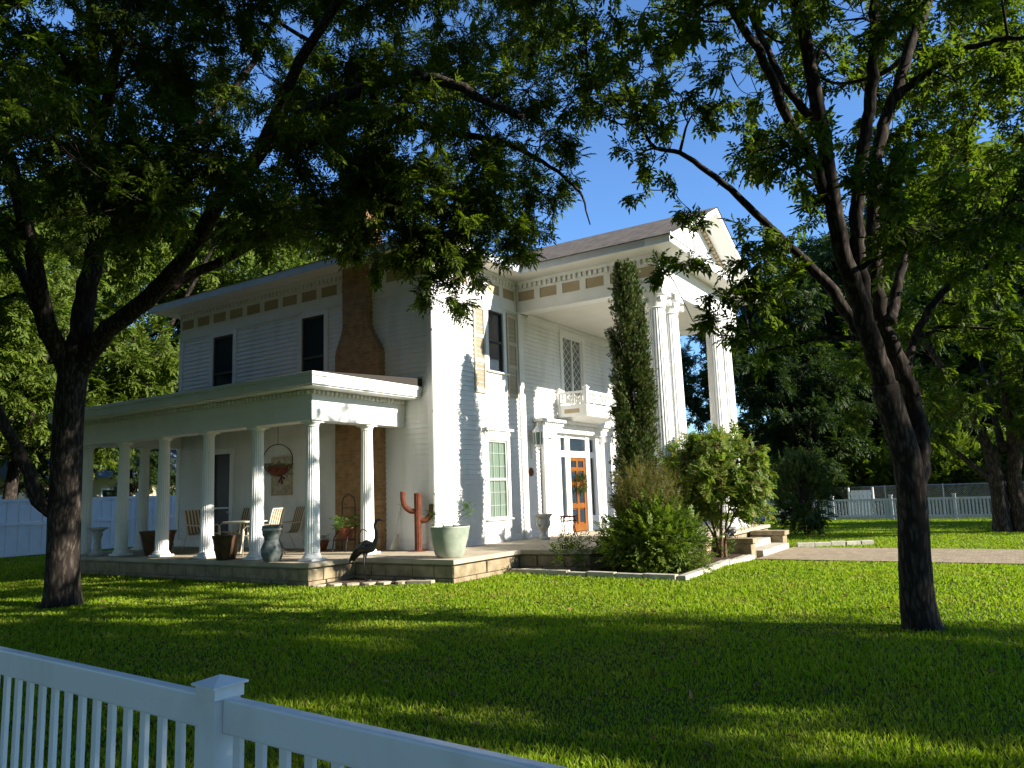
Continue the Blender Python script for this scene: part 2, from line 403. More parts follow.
FL = .42                                                    # patio floor height
PATIO = [(-3.0, 9.85), (-3.0, .6), (-1.8, .6), (-1.8, -1.85), (.45, -1.85), (.7, -3.35), (3.1, -3.35), (3.1, -4.45),
         (9.9, -4.45), (9.9, -3.35), (13.6, -3.35), (13.6, 9.85)]
def inset(poly, d):
    out = []; n = len(poly)
    for i in range(n):
        p0, p1, p2 = (Vector(poly[k % n]) for k in (i-1, i, i+1))
        e1 = (p1-p0).normalized(); e2 = (p2-p1).normalized()
        n1 = Vector((-e1.y, e1.x)); n2 = Vector((-e2.y, e2.x)); b = (n1+n2)
        out.append(tuple(p1 + b*(d/max(.2, 1+n1.dot(n2)))))
    return out
def wall_stones():
    """rough coursed stones along the outline of the patio, each a slightly irregular block"""
    mb = MB(); base = inset(PATIO, .10)
    mb.prism(base, -.2, FL-.09)
    g = random.Random(3)
    path = inset(PATIO, .055)
    for i in range(11):
        a, b = Vector(path[i]), Vector(path[i+1]); ln = (b-a).length; e = (b-a)/ln; nn = Vector((e.y, -e.x))
        z = -.12
        for hgt in (.2, .22):
            s = 0
            while s < ln-.02:
                L = min(g.uniform(.35, .75), ln-s)
                if ln-s-L < .18: L = ln-s
                o = g.uniform(-.012, .014); q0 = a+e*(s+.006); q1 = a+e*(s+L-.006)
                z0, z1 = z+.005, min(z+hgt-.005, FL-.095)
                pts = []
                for zz in (z0, z1):
                    for q, dn in ((q0, .0), (q1, .0), (q1, .06), (q0, .06)):
                        r_ = q - nn*dn if dn else q + nn*(o+g.uniform(-.006, .006))
                        pts.append((r_.x, r_.y, zz))
                mb.add(pts, [(0, 3, 2, 1), (4, 5, 6, 7), (0, 1, 5, 4), (2, 3, 7, 6), (1, 2, 6, 5), (3, 0, 4, 7)])
                s += L
            z += hgt
    return mb
tag(wall_stones().build('patio_wall', M['stone'], bevel=.012), kind='structure')
slab = MB().prism(PATIO, FL-.09, FL)
tag(slab.build('patio', M['concrete'], bevel=.015), kind='structure')

st = MB(); st.box(5.3, 7.75, -5.0, -4.46, -.2, .20); st.box(5.3, 7.75, -5.45, -5.004, -.2, .06)
tag(st.build('steps', M['curb'], bevel=.015), kind='structure')
ck = MB()
for x0, x1 in ((4.85, 5.29), (7.76, 8.25)):
    ck.box(x0+.03, x1-.03, -5.3, -4.47, -.2, .24); ck.box(x0, x1, -5.36, -4.46, .243, .36)
tag(ck.build('step_walls', M['stone'], bevel=.015), kind='structure')

# brick walk running to the street
pv = MB(); n_ = 40
for i in range(n_):
    y0 = -5.47 - i*1.2; 
    for x0 in (4.5, 5.0, 5.5, 8.0):
        pass
xsP = [4.45, 4.8, 5.15, 5.5, 8.0]
pv.add([(x, y, float(ground_z(x, y))+.03) for y in (-5.47, -12, -25, -60) for x in xsP] ,
       [(r*5+i, r*5+i+1, (r+1)*5+i+1, (r+1)*5+i) for r in range(3) for i in range(4)])
pv.add([(4.45, y, float(ground_z(4.45, 0))+z) for y in (-5.47, -60) for z in (-.05, .03)], [(0, 1, 3, 2)])
tag(pv.build('path', M['paver']), kind='structure')

# planting bed with stone edging in front of the patio, and a little one for the heron
def slab_row(name, a, b, h, w, parent=None, gap=.012, lens=(.35, .8), z=None, seed=1):
    g = random.Random(seed); a = Vector(a); b = Vector(b); ln = (b-a).length; e = (b-a)/ln; nn = Vector((-e.y, e.x)); mb = MB(); s = 0
    while s < ln-.05:
        L = min(g.uniform(*lens), ln-s)
        if ln-s-L < .2: L = ln-s
        q0 = a+e*(s+gap/2); q1 = a+e*(s+L-gap/2); j = [g.uniform(-.012, .012) for _ in range(6)]
        zz = float(ground_z(q0.x, 0))
        poly = [q0+nn*(w/2+j[0]), q0-nn*(w/2+j[1]), q1-nn*(w/2+j[2]), q1+nn*(w/2+j[3])]
        mb.prism([(p.x, p.y) for p in poly], zz-.05, zz+h+j[4]); s += L
    return mb
bed = MB(); bed.prism([(-.2, -5.5), (4.8, -5.3), (4.8, -4.3), (.6, -3.3), (.3, -1.95), (.05, -1.95)], -.2, .012)
tag(bed.build('planting_bed', M['mulch']), kind='structure')
hb = MB(); hb.prism([(-2.95, .5), (-2.3, -.35), (-1.95, -1.2), (-1.85, -1.2), (-1.85, .58), (-2.9, .58)], -.1, .03)
tag(hb.build('heron_bed', M['mulch']), kind='structure')
e1 = slab_row('x', (-.26, -5.55), (4.75, -5.33), .09, .16, seed=4)
e2 = slab_row('x', (-.22, -5.46), (-.02, -1.95), .09, .14, seed=5)
e1.v_off = None
for p in [e2]:
    o = len(e1.v); e1.v += p.v; e1.f += [tuple(i+o for i in q) for q in p.f]
tag(e1.build('bed_edging', M['curb'], bevel=.012), 'pale limestone edging round the planting bed of the tall cypress', 'edging')
e3 = slab_row('x', (8.3, -5.5), (9.4, -7.2), .12, .18, seed=8)
tag(e3.build('path_edging', M['curb'], bevel=.012), 'short stone edging beside the walk past the far step wall', 'edging')
er = MB(); g = random.Random(9)
for k, (x, y) in enumerate([(-2.92, .42), (-2.72, .2), (-2.52, -.05), (-2.36, -.3), (-2.22, -.55), (-2.06, -.85)]):
    r_ = .13
    er.prism([(x+r_*1.1*math.cos(a)*g.uniform(.85, 1.15), y+r_*math.sin(a)*g.uniform(.85, 1.15)) for a in [i*math.pi/4 for i in range(8)]], -.03, .035+g.uniform(0, .012))
er.prism([(-2.1, -.98), (-1.95, -1.45), (-1.8, -1.42), (-1.92, -.95)], -.03, .06)
tag(er.build('flat_stones', M['concrete'], bevel=.012), 'row of pale flat stones edging the heron bed at the patio corner', 'edging')

# ------------------------------------------------------------ the mansion
house = thing('mansion', 'white two-storey clapboard mansion with columned portico, side porch and brick chimney', 'house', (0, 0, 0))
TS = lambda s, n, z: (-n, s, z)           # side wall, facing -x
TF = lambda s, n, z: (s, -n, z)           # front wall, facing -y
def clapboard(T, s0, s1, z0, z1, holes, pitch=.115):
    mb = MB(T); z = z0
    while z < z1-.01:
        zt = min(z+pitch, z1); segs = [(s0, s1)]
        for a, b, c, d in holes:
            if c < zt-.004 and d > z+.004:
                ns = []
                for p, q in segs:
                    if b <= p or a >= q: ns.append((p, q)); continue
                    if a > p: ns.append((p, a))
                    if b < q: ns.append((b, q))
                segs = ns
        for p, q in segs:
            mb.add([(p, .032, z), (q, .032, z), (q, .003, zt), (p, .004, zt), (p, 0, z), (q, 0, z)], [(0, 1, 2, 3), (4, 5, 1, 0)])
        z += pitch
    return mb
EY = 9.25; EX = 13.0; ZF = 6.26; ZE = 7.06
SIDE_W = [(6.86, 7.72, 4.05, 6.12), (3.36, 4.16, 4.05, 6.12)]
SIDE_D = (6.9, 7.6, FL, 2.87)
LOWW = (2.02, 2.84, .98, 2.86); UPW = (2.16, 2.82, 4.56, 6.1)
BALW = (5.9, 7.1, 4.0, 6.02); ENT = (4.42, 8.58, FL, 3.2)
LOWR = (10.16, 10.98, .98, 2.86); UPR = (10.18, 10.84, 4.56, 6.1)
clapboard(TS, 0, EY, FL, ZF, SIDE_W+[SIDE_D]).build('side_wall', M['siding'], house, recalc=False)
clapboard(TF, 0, EX, FL, ZF, [LOWW, UPW, BALW, ENT, LOWR, UPR]).build('front_wall', M['siding'], house, recalc=False)
bk = MB(); bk.box(EX, EX+.02, .02, EY, FL, ZE); bk.box(0.02, EX, EY, EY+.02, FL, ZE)
bk.build('rear_wall', M['siding'], house)
core = MB(); core.box(.25, 12.75, .25, 9.0, FL, ZE-.05)
core.build('dark_interior', M['screen_door'], house)  # dark colour stands in for the shade of the unlit rooms

def pieces(name, mat, boxes, parent, bevel=0, T=None):
    for bx in boxes: MB(T).box(*bx).build(name, mat, parent, bevel=bevel)
c_ = MB(); c_.box(-.034, .13, -.036, -.002, FL, ZF); c_.box(-.036, -.002, -.001, .13, FL, ZF); c_.build('corner_board', M['trim'], house)
pieces('corner_board', M['trim'], [(-.036, .0, EY-.13, EY+.03, FL, ZF), (EX-.13, EX+.03, -.036, 0, FL, ZF)], house)
pieces('base_board', M['trim'], [(-.03, -.002, .131, EY-.131, FL, FL+.16), (.131, 4.4, -.03, -.002, FL, FL+.16), (8.6, EX-.14, -.03, -.002, FL, FL+.16)], house)

def frieze(T, s0, s1, pitch=.69, name='frieze', zb=ZF, d=0.0):
    fr = MB(T); fr.box(s0, s1, -.05+d, .03+d, zb, zb+.28); fr.box(s0, s1, -.05+d, .03+d, zb+.54, ZE)
    n = max(1, round((s1-s0)/pitch)); w = (s1-s0)/n
    for i in range(n+1):
        c = s0+i*w; a, b = max(s0, c-.085), min(s1, c+.085)
        fr.box(a, b, -.05+d, .0295+d, zb+.28, zb+.54)
    fr.box(s0, s1, -.05+d, .05+d, zb-.03, zb-.002) 
    f = fr.build(name, M['trim'], house)
    pn = MB(T); pn.box(s0+.01, s1-.01, -.045+d, .006+d, zb+.281, zb+.539); pn.build('frieze_panel', M['tan'], f)
    de = MB(T); k = int((s1-s0)/.145); de.box(s0, s1, .03+d, .034+d, ZE-.21, ZE-.089)
    for i in range(k): de.box(s0+.03+i*.145, s0+.11+i*.145, .03+d, .10+d, ZE-.20, ZE-.09)
    de.build('dentil', M['trim'], f)
    cr = MB(T); cr.box(s0, s1, .03+d, .12+d, ZE-.088, ZE-.003); cr.build('crown_moulding', M['trim'], f)
frieze(TS, -.02, EY+.02); frieze(TF, .035, 3.5)
frieze(TF, 9.5, EX)
# eaves
OH = .6; ZT = 7.24
ev = MB()
for a, b, c, d in ((-OH, .0, -OH, EY+OH), (0.001, 2.849, -OH, 0), (10.151, EX+OH, -OH, 0), (EX, EX+OH, 0.001, EY+OH), (0.001, EX-.001, EY, EY+OH)):
    ev.box(a, b, c, d, ZE, ZT-.02)
ev.build('eaves', M['soffit'], house)
pieces('fascia', M['gutter'], [(-OH-.04, -OH-.002, -OH-.04, EY+OH+.04, ZE-.01, ZT), (-OH, 2.808, -OH-.04, -OH-.002, ZE-.01, ZT),
    (10.192, EX+OH, -OH-.04, -OH-.002, ZE-.01, ZT), (-OH, EX+OH, EY+OH+.002, EY+OH+.04, ZE-.01, ZT)], house, .008)
# hip roof
rf = MB(); a = OH+.06; sl_ = .40; hy = EY/2; zr = ZT+sl_*(hy+a)
P4 = [(-a, -a, ZT), (EX+a, -a, ZT), (EX+a, EY+a, ZT), (-a, EY+a, ZT), (hy, hy, zr), (EX-hy, hy, zr)]
rf.add(P4, [(0, 1, 5, 4), (1, 2, 5), (2, 3, 4, 5), (3, 0, 4), (3, 2, 1, 0)])
roof = rf.build('roof', M['shingle'], house)

# chimney on the side wall
chx = -.20
prof = [(1.39, FL, 2.81), (1.39, 4.95, 2.81), (1.46, 5.1, 2.77), (1.68, 5.42, 2.62), (1.76, 5.62, 2.56), (1.76, 9.3, 2.56)]
ch = MB(); vs = []; k = len(prof)
for y0, z, y1 in prof: vs += [(chx, y0, z), (chx, y1, z), (.02, y1, z), (.02, y0, z)]
fs = [(0, 1, 2, 3), (4*k-4, 4*k-3, 4*k-2, 4*k-1)]
for i in range(k-1):
    for j in range(4): fs.append((4*i+j, 4*i+(j+1) % 4, 4*i+4+(j+1) % 4, 4*i+4+j))
ch.add(vs, fs); ch.box(chx-.06, .08, 1.70, 2.62, 9.3, 9.5)
ch.box(.02, .35, 1.76, 2.56, 6.9, 9.3)
ch.build('chimney', M['brick'], house)

# downspout at the corner
ds = MB(); ds.tube([(-.07, -.06, ZE-.1), (-.07, -.06, FL+.22), (-.08, -.11, FL+.12), (-.10, -.26, FL+.06)], .042, 10)
for z in (1.6, 3.4, 5.2): ds.box(-.12, -.03, -.11, -.0, z, z+.035)
ds.build('downspout', M['trim'], house, smooth=True)

# windows
def window(T, w, name='window', fw=.12, mat='glass', sill=True, depth=.05, muntins=(1, 1), cap=False, apron=0, head=0, mid=True, sash='trim', mw=.009):
    s0, s1, z0, z1 = w
    c = MB(T); c.box(s0-fw, s0, 0, depth, z0, z1+fw); c.box(s1, s1+fw, 0, depth, z0, z1+fw); c.box(s0, s1, 0, depth-.003, z1, z1+fw)
    if apron: c.box(s0-fw, s1+fw, 0, depth-.006, z0-apron, z0-.04)
    wdw = c.build(name, M['trim'], house, bevel=.006)
    MB(T).box(s0, s1, -.14, -.03, z0, z1).build('pane', M[mat], wdw)
    sh = MB(T); f = .045; zm = (z0+z1)/2
    sh.box(s0, s0+f, -.03, .012, z0, z1); sh.box(s1-f, s1, -.03, .012, z0, z1); sh.box(s0+f, s1-f, -.03, .012, z1-f, z1); sh.box(s0+f, s1-f, -.03, .012, z0, z0+f)
    if mid: sh.box(s0+f, s1-f, -.03, .018, zm-.03, zm+.03)
    nx, nz = muntins
    for i in range(1, nx): sh.box(s0+(s1-s0)*i/nx-mw, s0+(s1-s0)*i/nx+mw, -.028, -.008, z0+f, z1-f)
    for i in range(1, nz):
        zz = z0+(z1-z0)*i/nz
        if abs(zz-zm) > .05: sh.box(s0+f, s1-f, -.0275, -.0085, zz-mw, zz+mw)
    sh.build('sash', M[sash], wdw)
    if sill: MB(T).box(s0-fw-.03, s1+fw+.03, 0, depth+.06, z0-.038, z0-.001).build('sill', M['trim'], wdw, bevel=.006)
    if cap:
        cp = MB(T); cp.box(s0-fw-.08, s1+fw+.08, 0, .16, z1+fw+.10, z1+fw+.16); cp.box(s0-fw-.03, s1+fw+.03, 0, .07, z1+fw+.003, z1+fw+.098)
        k_ = int((s1-s0+2*fw)/.09)
        for i in range(k_): cp.box(s0-fw+i*.09+.02, s0-fw+i*.09+.065, .0705, .12, z1+fw+.05, z1+fw+.098)
        cp.build('window_cap', M['trim'], wdw)
    return wdw
for w in SIDE_W: window(TS, w, fw=.14, sash='screen_frame')
window(TF, LOWW, mat='curtain', muntins=(3, 6), cap=True, apron=.56, fw=.13, sash='muntin', mw=.005)
window(TF, LOWR, mat='curtain', muntins=(3, 6), cap=True, apron=.56, fw=.13, sash='muntin', mw=.005)
window(TF, UPW, fw=.13, apron=.55, sash='screen_frame'); window(TF, UPR, fw=.13, apron=.55, sash='screen_frame')
bw = window(TF, BALW, mat='drape', fw=.16, mid=False, sill=False, depth=.06)
dm = MB(TF); s0, s1, z0, z1 = BALW
dm.box(6.47, 6.53, -.03, .02, z0, z1-.045)
for half in ((s0+.05, 6.465), (6.535, s1-.05)):                      # diamond leading
    w_ = half[1]-half[0]
    for i in range(-2, 9):
        for dr in (1, -1):
            zs = z0+.05+i*.24; a_, b_ = (half[0], zs), (half[1], zs+.42)
            if dr < 0: a_, b_ = (half[1], zs), (half[0], zs+.42)
            t0 = max(0, (z0+.05-a_[1])/.42); t1 = min(1, (z1-.05-a_[1])/.42)
            if t1 <= t0: continue
            f_ = lambda t: (a_[0]+(b_[0]-a_[0])*t, -.024+.004*dr, a_[1]+.42*t)
            dm.bar(f_(t0), f_(t1), .009, 4)
dm.build('diamond_lattice', M['trim'], bw)
def shutter(x0, x1, z0, z1):
    s = MB(TF); s.box(x0, x0+.06, .02, .06, z0, z1); s.box(x1-.06, x1, .02, .06, z0, z1)
    for zz in (z0, z0+.34*(z1-z0), z0+.62*(z1-z0), z1-.1): s.box(x0+.06, x1-.06, .02, .058, zz, zz+.1)
    z = z0+.1
    while z < z1-.1:
        s.add([(x0+.06, .024, z), (x1-.06, .024, z), (x1-.06, .05, z+.032), (x0+.06, .05, z+.032)], [(0, 1, 2, 3)]); z += .04
    s.box(x0+.06, x1-.06, .02, .023, z0, z1)
    s.build('shutter', M['shutter'], house, recalc=False)
for x0, x1 in ((1.54, 2.0), (2.98, 3.44), (9.56, 10.02), (11.0, 11.46)): shutter(x0, x1, 3.98, 6.14)
# dark door on the side porch
s0, s1, z0, z1 = SIDE_D
c = MB(TS); c.box(s0-.15, s0, 0, .05, z0, z1+.15); c.box(s1, s1+.15, 0, .05, z0, z1+.15); c.box(s0, s1, 0, .047, z1, z1+.15)
sd = c.build('side_door_frame', M['trim'], house, bevel=.006)
MB(TS).box(s0, s1, -.12, -.01, z0, z1).build('door', M['screen_door'], sd)
b_ = MB(TS); b_.box(s0, s1, -.008, .012, 1.42, 1.46); b_.box(s0+.05, s0+.09, -.008, .04, 1.3, 1.36); b_.build('door_bar', M['galv'], sd)

# ------------------------------------------------------------ side porch
PZ = 3.12
def column(x, y, z0, z1, r0, r1, nf=20, volute=False):
    h = z1-z0
    sh = MB(); zb = .05*h if not volute else .03*h; zc = h-(.045*h if not volute else .075*h)
    pr = []
    for i in range(9):
        t = i/8; pr.append((r0+(r1-r0)*t**1.4, zb+(zc-zb)*t, 1))
    sh.lathe([(r0*1.0, zb-.005)] + pr, 5*nf if volute else 80, (0, 0, 0), nf=nf, depth=.085)
    o = sh.build('portico_column' if volute else 'porch_column', M['trim'], house, recalc=False); o.location = (x, y, z0)
    ba = MB(); q = r0*1.32
    ba.box(-q, q, -q, q, 0, zb*.34); ba.lathe([(r0*1.28, zb*.341), (r0*1.33, zb*.5), (r0*1.26, zb*.66), (r0*1.1, zb*.72), (r0*1.16, zb*.86), (r0*1.03, zb)], 40)
    ba.build('column_base', M['trim'], o, smooth=True, bevel=.004)
    ca = MB(); q = r1*1.35; hc = h-zc
    ca.lathe([(r1*1.0, zc), (r1*1.1, zc+.02), (r1*1.02, zc+.04), (r1*1.05, zc+hc*.35), (r1*1.28, zc+hc*.6), (r1*1.3, zc+hc*.72)], 40)
    ca.box(-q, q, -q, q, zc+hc*.721, h-.002)
    if volute:                                             # scrolls front and back
        for sx in (-1, 1):
            for sy in (-1, 1):
                ca.tube([(sx*r1*1.25, sy*r1*1.25, zc+hc*.42), (sx*r1*1.25, sy*r1*.75, zc+hc*.42)], r1*.36, 14)
    ca.build('column_capital', M['trim'], o, smooth=True)
    return o
for y in (1.0, 2.64, 4.28, 5.92, 7.56, 9.2): column(-2.55, y, FL, PZ, .145, .118)
column(-1.03, 1.0, FL, PZ, .145, .118); column(-1.03, 9.2, FL, PZ, .145, .118)
bm_ = MB(); bm_.box(-2.75, -2.37, .8, 9.45, PZ, 3.71); bm_.box(-2.369, -.03, .8, 1.18, PZ, 3.71); bm_.box(-2.369, -.03, 9.07, 9.45, PZ, 3.71)
beam = bm_.build('porch_beam', M['trim'], house, bevel=.01)
bl = MB()
bl.box(-2.762, -2.751, .79, 9.46, 3.42, 3.7); bl.box(-2.75, -.03, .788, .799, 3.42, 3.7); bl.build('beam_band', M['trim'], beam)
MB().box(-2.36, -.03, 1.19, 9.06, 3.66, 3.70).build('porch_ceiling', M['soffit'], house)
de = MB(); de.box(-2.766, -2.7505, .79, 9.5, 3.61, 3.701)
for i in range(74): de.box(-2.86, -2.76, .80+i*.118, .858+i*.118, 3.62, 3.70)
de2 = MB(); de2.box(-2.80, -.04, .782, .7995, 3.61, 3.701)
for i in range(23): de2.box(-2.80+i*.118, -2.742+i*.118, .70, .785, 3.62, 3.70)
de2.build('porch_dentil', M['soffit'], beam)
de.build('porch_dentil', M['soffit'], beam)
pc = MB(); pc.box(-3.16, -.03, .34, 9.91, 3.712, 3.74); pc.box(-3.2, -3.12, .30, 9.95, 3.741, 3.96); pc.box(-3.119, -.03, .30, .38, 3.741, 3.96); pc.box(-3.119, -.03, 9.87, 9.95, 3.741, 3.96)
pc.box(-3.23, -3.21, .27, 9.98, 3.90, 3.975); pc.box(-3.209, -.03, .27, .299, 3.90, 3.975)
pc.build('porch_cornice', M['trim'], house, bevel=.006)
pr = MB(); pr.add([(-3.22, .28, 3.978), (-3.22, 9.97, 3.978), (-.03, 9.97, 4.16), (-.03, .28, 4.16), (-3.22, .28, 3.962), (-3.22, 9.97, 3.962), (-.03, 9.97, 3.962), (-.03, .28, 3.962)],
    [(0, 3, 2, 1), (4, 5, 6, 7), (0, 1, 5, 4), (1, 2, 6, 5), (2, 3, 7, 6), (3, 0, 4, 7)])
pr.build('porch_roof', M['shingle'], house)

# ------------------------------------------------------------ portico
PX0, PX1, PY = 3.55, 9.45, -4.0
for x in (3.95, 4.8, 8.2, 9.05): column(x, -3.72, FL, ZF, .27, .215, nf=24, volute=True)
for x in (3.62, 9.38):                                                 # pilasters against the wall
    p = MB(TF); p.box(x-.12, x+.12, .02, .07, FL+.25, ZF-.05); p.box(x-.15, x+.15, .02, .09, FL, FL+.249); p.build('pilaster', M['trim'], house, bevel=.006)
bb = MB(); bb.box(PX0+.05, PX0+.45, PY+.45, -.04, ZF+.004, ZE); bb.box(PX1-.45, PX1-.05, PY+.45, -.04, ZF+.004, ZE); bb.box(PX0+.05, PX1-.05, PY+.05, PY+.449, ZF+.004, ZE)
bb.build('portico_beam', M['trim'], house)
frieze(lambda s, n, z: (PX0-n, -s, z), .0, -PY)
frieze(lambda s, n, z: (PX1+n, -s, z), .0, -PY)
fb = MB(TF); fb.box(PX0-.03, PX1+.03, 3.95, 4.03, ZF, ZF+.34); fb.box(PX0-.03, PX1+.03, 3.95, 4.045, ZF+.344, ZF+.40); fb.box(PX0-.03, PX1+.03, 3.95, 4.02, ZF+.401, ZE); fb.build('portico_frieze', M['trim'], house)
hb_ = MB(TF); hb_.box(3.99, 9.01, 0.0, .035, ZF-.16, ZF+.3); hb_.box(3.99, 9.01, .036, .08, ZF-.04, ZF+.04); hb_.build('wall_plate', M['trim'], house)
MB().box(PX0+.46, PX1-.46, PY+.46, -.06, ZF+.05, ZF+.09).build('portico_ceiling', M['soffit'], house)
xm = (PX0+PX1)/2; px0, px1, py = 2.85, 10.15, -4.55; zp = 8.95; slp = (zp-ZT)/(xm-px0)
cn = MB(); cn.box(px0, PX0-.0, py, -.001, ZE, ZT-.02); cn.box(PX1, px1, py, -.001, ZE, ZT-.02); cn.box(PX0+.001, PX1-.001, py, PY+.1, ZE, ZT-.02)
cn.build('portico_soffit', M['soffit'], house)
pieces('gutter', M['gutter'], [(px0-.04, px0-.002, py-.03, -OH, ZE-.01, ZT), (px1+.002, px1+.04, py-.03, -OH, ZE-.01, ZT)], house, .006)
hc = MB(); hc.box(px0-.03, px1+.03, py-.05, py-.002, ZE-.01, ZT+.02); hc.box(px0-.05, px1+.05, py-.08, py-.051, ZT-.05, ZT+.03)
hc.build('pediment_cornice', M['trim'], house, bevel=.006)
ty = MB(); zq = lambda x: ZT + slp*((x-px0) if x < xm else (px1-x))
ty.add([(px0+.5, PY+.0, ZT-.01), (px1-.5, PY+.0, ZT-.01), (xm, PY, zp-.25), (px0+.5, PY+.1, ZT-.01), (px1-.5, PY+.1, ZT-.01), (xm, PY+.1, zp-.25)],
    [(0, 1, 2), (5, 4, 3), (0, 3, 4, 1), (1, 4, 5, 2), (2, 5, 3, 0)]); ty.build('tympanum', M['siding'], house)
rk = MB()
for sg in (1, -1):
    e = lambda d, y, z: (xm+sg*d, y, z)
    W_ = xm-px0+.05
    zt_ = lambda d: zp-slp*d
    rk.add([e(d, y, zt_(d)-dz) for y in (py-.05, PY-.001) for d, dz in ((0, .0), (W_, .0), (W_, .16), (0, .16))],
        [(0, 1, 2, 3), (4, 7, 6, 5), (0, 4, 5, 1), (2, 6, 7, 3), (1, 5, 6, 2), (0, 3, 7, 4)])
    dr = MB()
    for i in range(24):
        d = .15+i*.145
        if zt_(d)-.28 < ZT+.04: break
        dr.add([e(dd, y, zt_(dd)-dz) for y in (PY-.10, PY-.002) for dd, dz in ((d, .165), (d+.08, .165), (d+.08, .27), (d, .27))],
            [(0, 1, 2, 3), (4, 7, 6, 5), (0, 4, 5, 1), (2, 6, 7, 3), (1, 5, 6, 2), (0, 3, 7, 4)])
    dr.add([e(dd, y, zt_(dd)-dz) for y in (PY-.012, PY-.0015) for dd, dz in ((.02, .162), (W_-.75, .162), (W_-.75, .28), (.02, .28))], [(0, 1, 2, 3), (4, 7, 6, 5), (0, 4, 5, 1), (2, 6, 7, 3), (1, 5, 6, 2), (0, 3, 7, 4)])
    dr.build('pediment_dentil', M['tan'], house)
rk.build('raking_cornice', M['trim'], house)
pr = MB()
for sg in (1, -1):
    W_ = xm-px0+.10
    q = [(xm, py-.07, zp+.03), (xm+sg*W_, py-.07, zp-slp*W_+.03), (xm+sg*W_, 4.0, zp-slp*W_+.03), (xm, 4.0, zp+.03)]
    pr.add(q+[(a, b, c-.028) for a, b, c in q], [(0, 1, 2, 3), (4, 7, 6, 5), (0, 4, 5, 1), (1, 5, 6, 2), (2, 6, 7, 3), (3, 7, 4, 0)])
pr.build('portico_roof', M['shingle'], house)

# entrance
en = MB(TF)
for a, b in ((4.48, 5.08), (7.92, 8.52)):
    en.box(a, b, .0, .14, FL+.3, 3.0); en.box(a-.05, b+.05, .0, .19, FL, FL+.3); en.box(a-.04, b+.04, 0, .18, 3.0, 3.17)
    for k in range(1, 5): en.box(a+.12*k-.015, a+.12*k+.015, .1401, .155, FL+.4, 2.9)
en.box(5.08, 5.5, 0, .06, FL, 3.17); en.box(7.5, 7.92, 0, .06, FL, 3.17)
for a, b in ((5.74, 6.02), (6.98, 7.26)): en.box(a, b, 0, .07, FL, 3.17)
en.box(5.5, 5.74, 0, .05, FL, .85); en.box(7.26, 7.5, 0, .05, FL, .85)
for a, b in ((5.5, 5.74), (6.02, 6.98), (7.26, 7.5)): en.box(a, b, 0, .055, 2.52, 2.7); en.box(a, b, 0, .05, 3.06, 3.17)
ent = en.build('door_surround', M['trim'], house, bevel=.006)
et = MB(TF); et.box(4.2, 8.8, 0, .24, 3.2, 3.42); et.box(4.1, 8.9, 0, .36, 3.422, 3.50); et.box(4.25, 8.75, 0, .2, 3.171, 3.199)
for i in range(44): et.box(4.22+i*.104, 4.28+i*.104, .2405, .29, 3.33, 3.42)
for x in (4.35, 4.78, 8.2, 8.63): et.box(x-.06, x+.06, .141, .22, 3.0, 3.168)
et.build('door_entablature', M['trim'], ent, bevel=.004)
gl = MB(TF); gl.box(5.5, 5.74, -.1, .01, .85, 2.52); gl.box(7.26, 7.5, -.1, .01, .85, 2.52)
gl.box(5.5, 5.74, -.1, .01, 2.7, 3.06); gl.box(6.02, 6.98, -.1, .01, 2.7, 3.06); gl.box(7.26, 7.5, -.1, .01, 2.7, 3.06)
gl.build('sidelight', M['glass'], ent)
dr_ = MB(TF); a, b = 6.02, 6.98
dr_.box(a, a+.1, -.04, .02, FL+.02, 2.52); dr_.box(b-.1, b, -.04, .02, FL+.02, 2.52); dr_.box(6.44, 6.56, -.04, .018, FL+.02, 2.52)
for z, h in ((FL+.02, .2), (1.08, .13), (1.72, .12), (2.14, .1), (2.42, .1)): dr_.box(a+.1, b-.1, -.04, .016, z, z+h)
dr_.box(a+.1, b-.1, -.05, -.02, FL+.02, 2.52)
door = dr_.build('entrance_door', M['oak'], house, bevel=.005)
for x0, x1 in ((a+.13, 6.41), (6.59, b-.13)):
    for z0, z1 in ((.69, 1.05), (1.24, 1.69), (1.87, 2.11), (2.26, 2.40)): MB(TF).box(x0, x1, -.019, .004, z0, z1).build('door_pane', M['glass'], door)
kn = MB(TF); kn.ball((6.07, .06, 1.35), .03, 10); kn.build('handle', M['black'], door)

# balcony
bc = MB(TF); by = .92; bx0, bx1 = 5.5, 7.5
bc.box(bx0, bx1, .03, by, 3.62, 3.70)
bc.add([(bx0+.25, .03, 3.42), (bx1-.25, .03, 3.42), (bx1-.05, by-.05, 3.619), (bx0+.05, by-.05, 3.619), (bx0+.05, .03, 3.619), (bx1-.05, .03, 3.619)],
    [(0, 1, 2, 3), (0, 3, 4), (1, 5, 2), (0, 4, 5, 1), (3, 2, 5, 4)])
bc.box(bx0-.02, bx1+.02, by, by+.03, 3.60, 3.93); bc.box(bx0-.03, bx0-.001, .03, by+.03, 3.60, 3.93); bc.box(bx1+.001, bx1+.03, .03, by+.03, 3.60, 3.93)
bal = bc.build('balcony', M['trim'], house, bevel=.005)
MB(TF).box(bx0-.034, bx0-.0305, .25, .72, 3.70, 3.82).build('balcony_panel', M['tan'], bal)
for x in (bx0, bx1):
    for n_ in (.06, by):
        po = MB(TF); po.box(x-.06, x+.06, n_-.05, n_+.06, 3.931, 4.36); po.box(x-.085, x+.085, n_-.075, n_+.085, 4.361, 4.40); po.box(x-.05, x+.05, n_-.04, n_+.05, 4.401, 4.44)
        po.build('balcony_post', M['trim'], bal, bevel=.005)
ra = MB(TF); ra.box(bx0+.061, bx1-.061, by-.03, by+.03, 4.25, 4.31); ra.box(bx0+.061, bx1-.061, by-.02, by+.02, 3.98, 4.02)
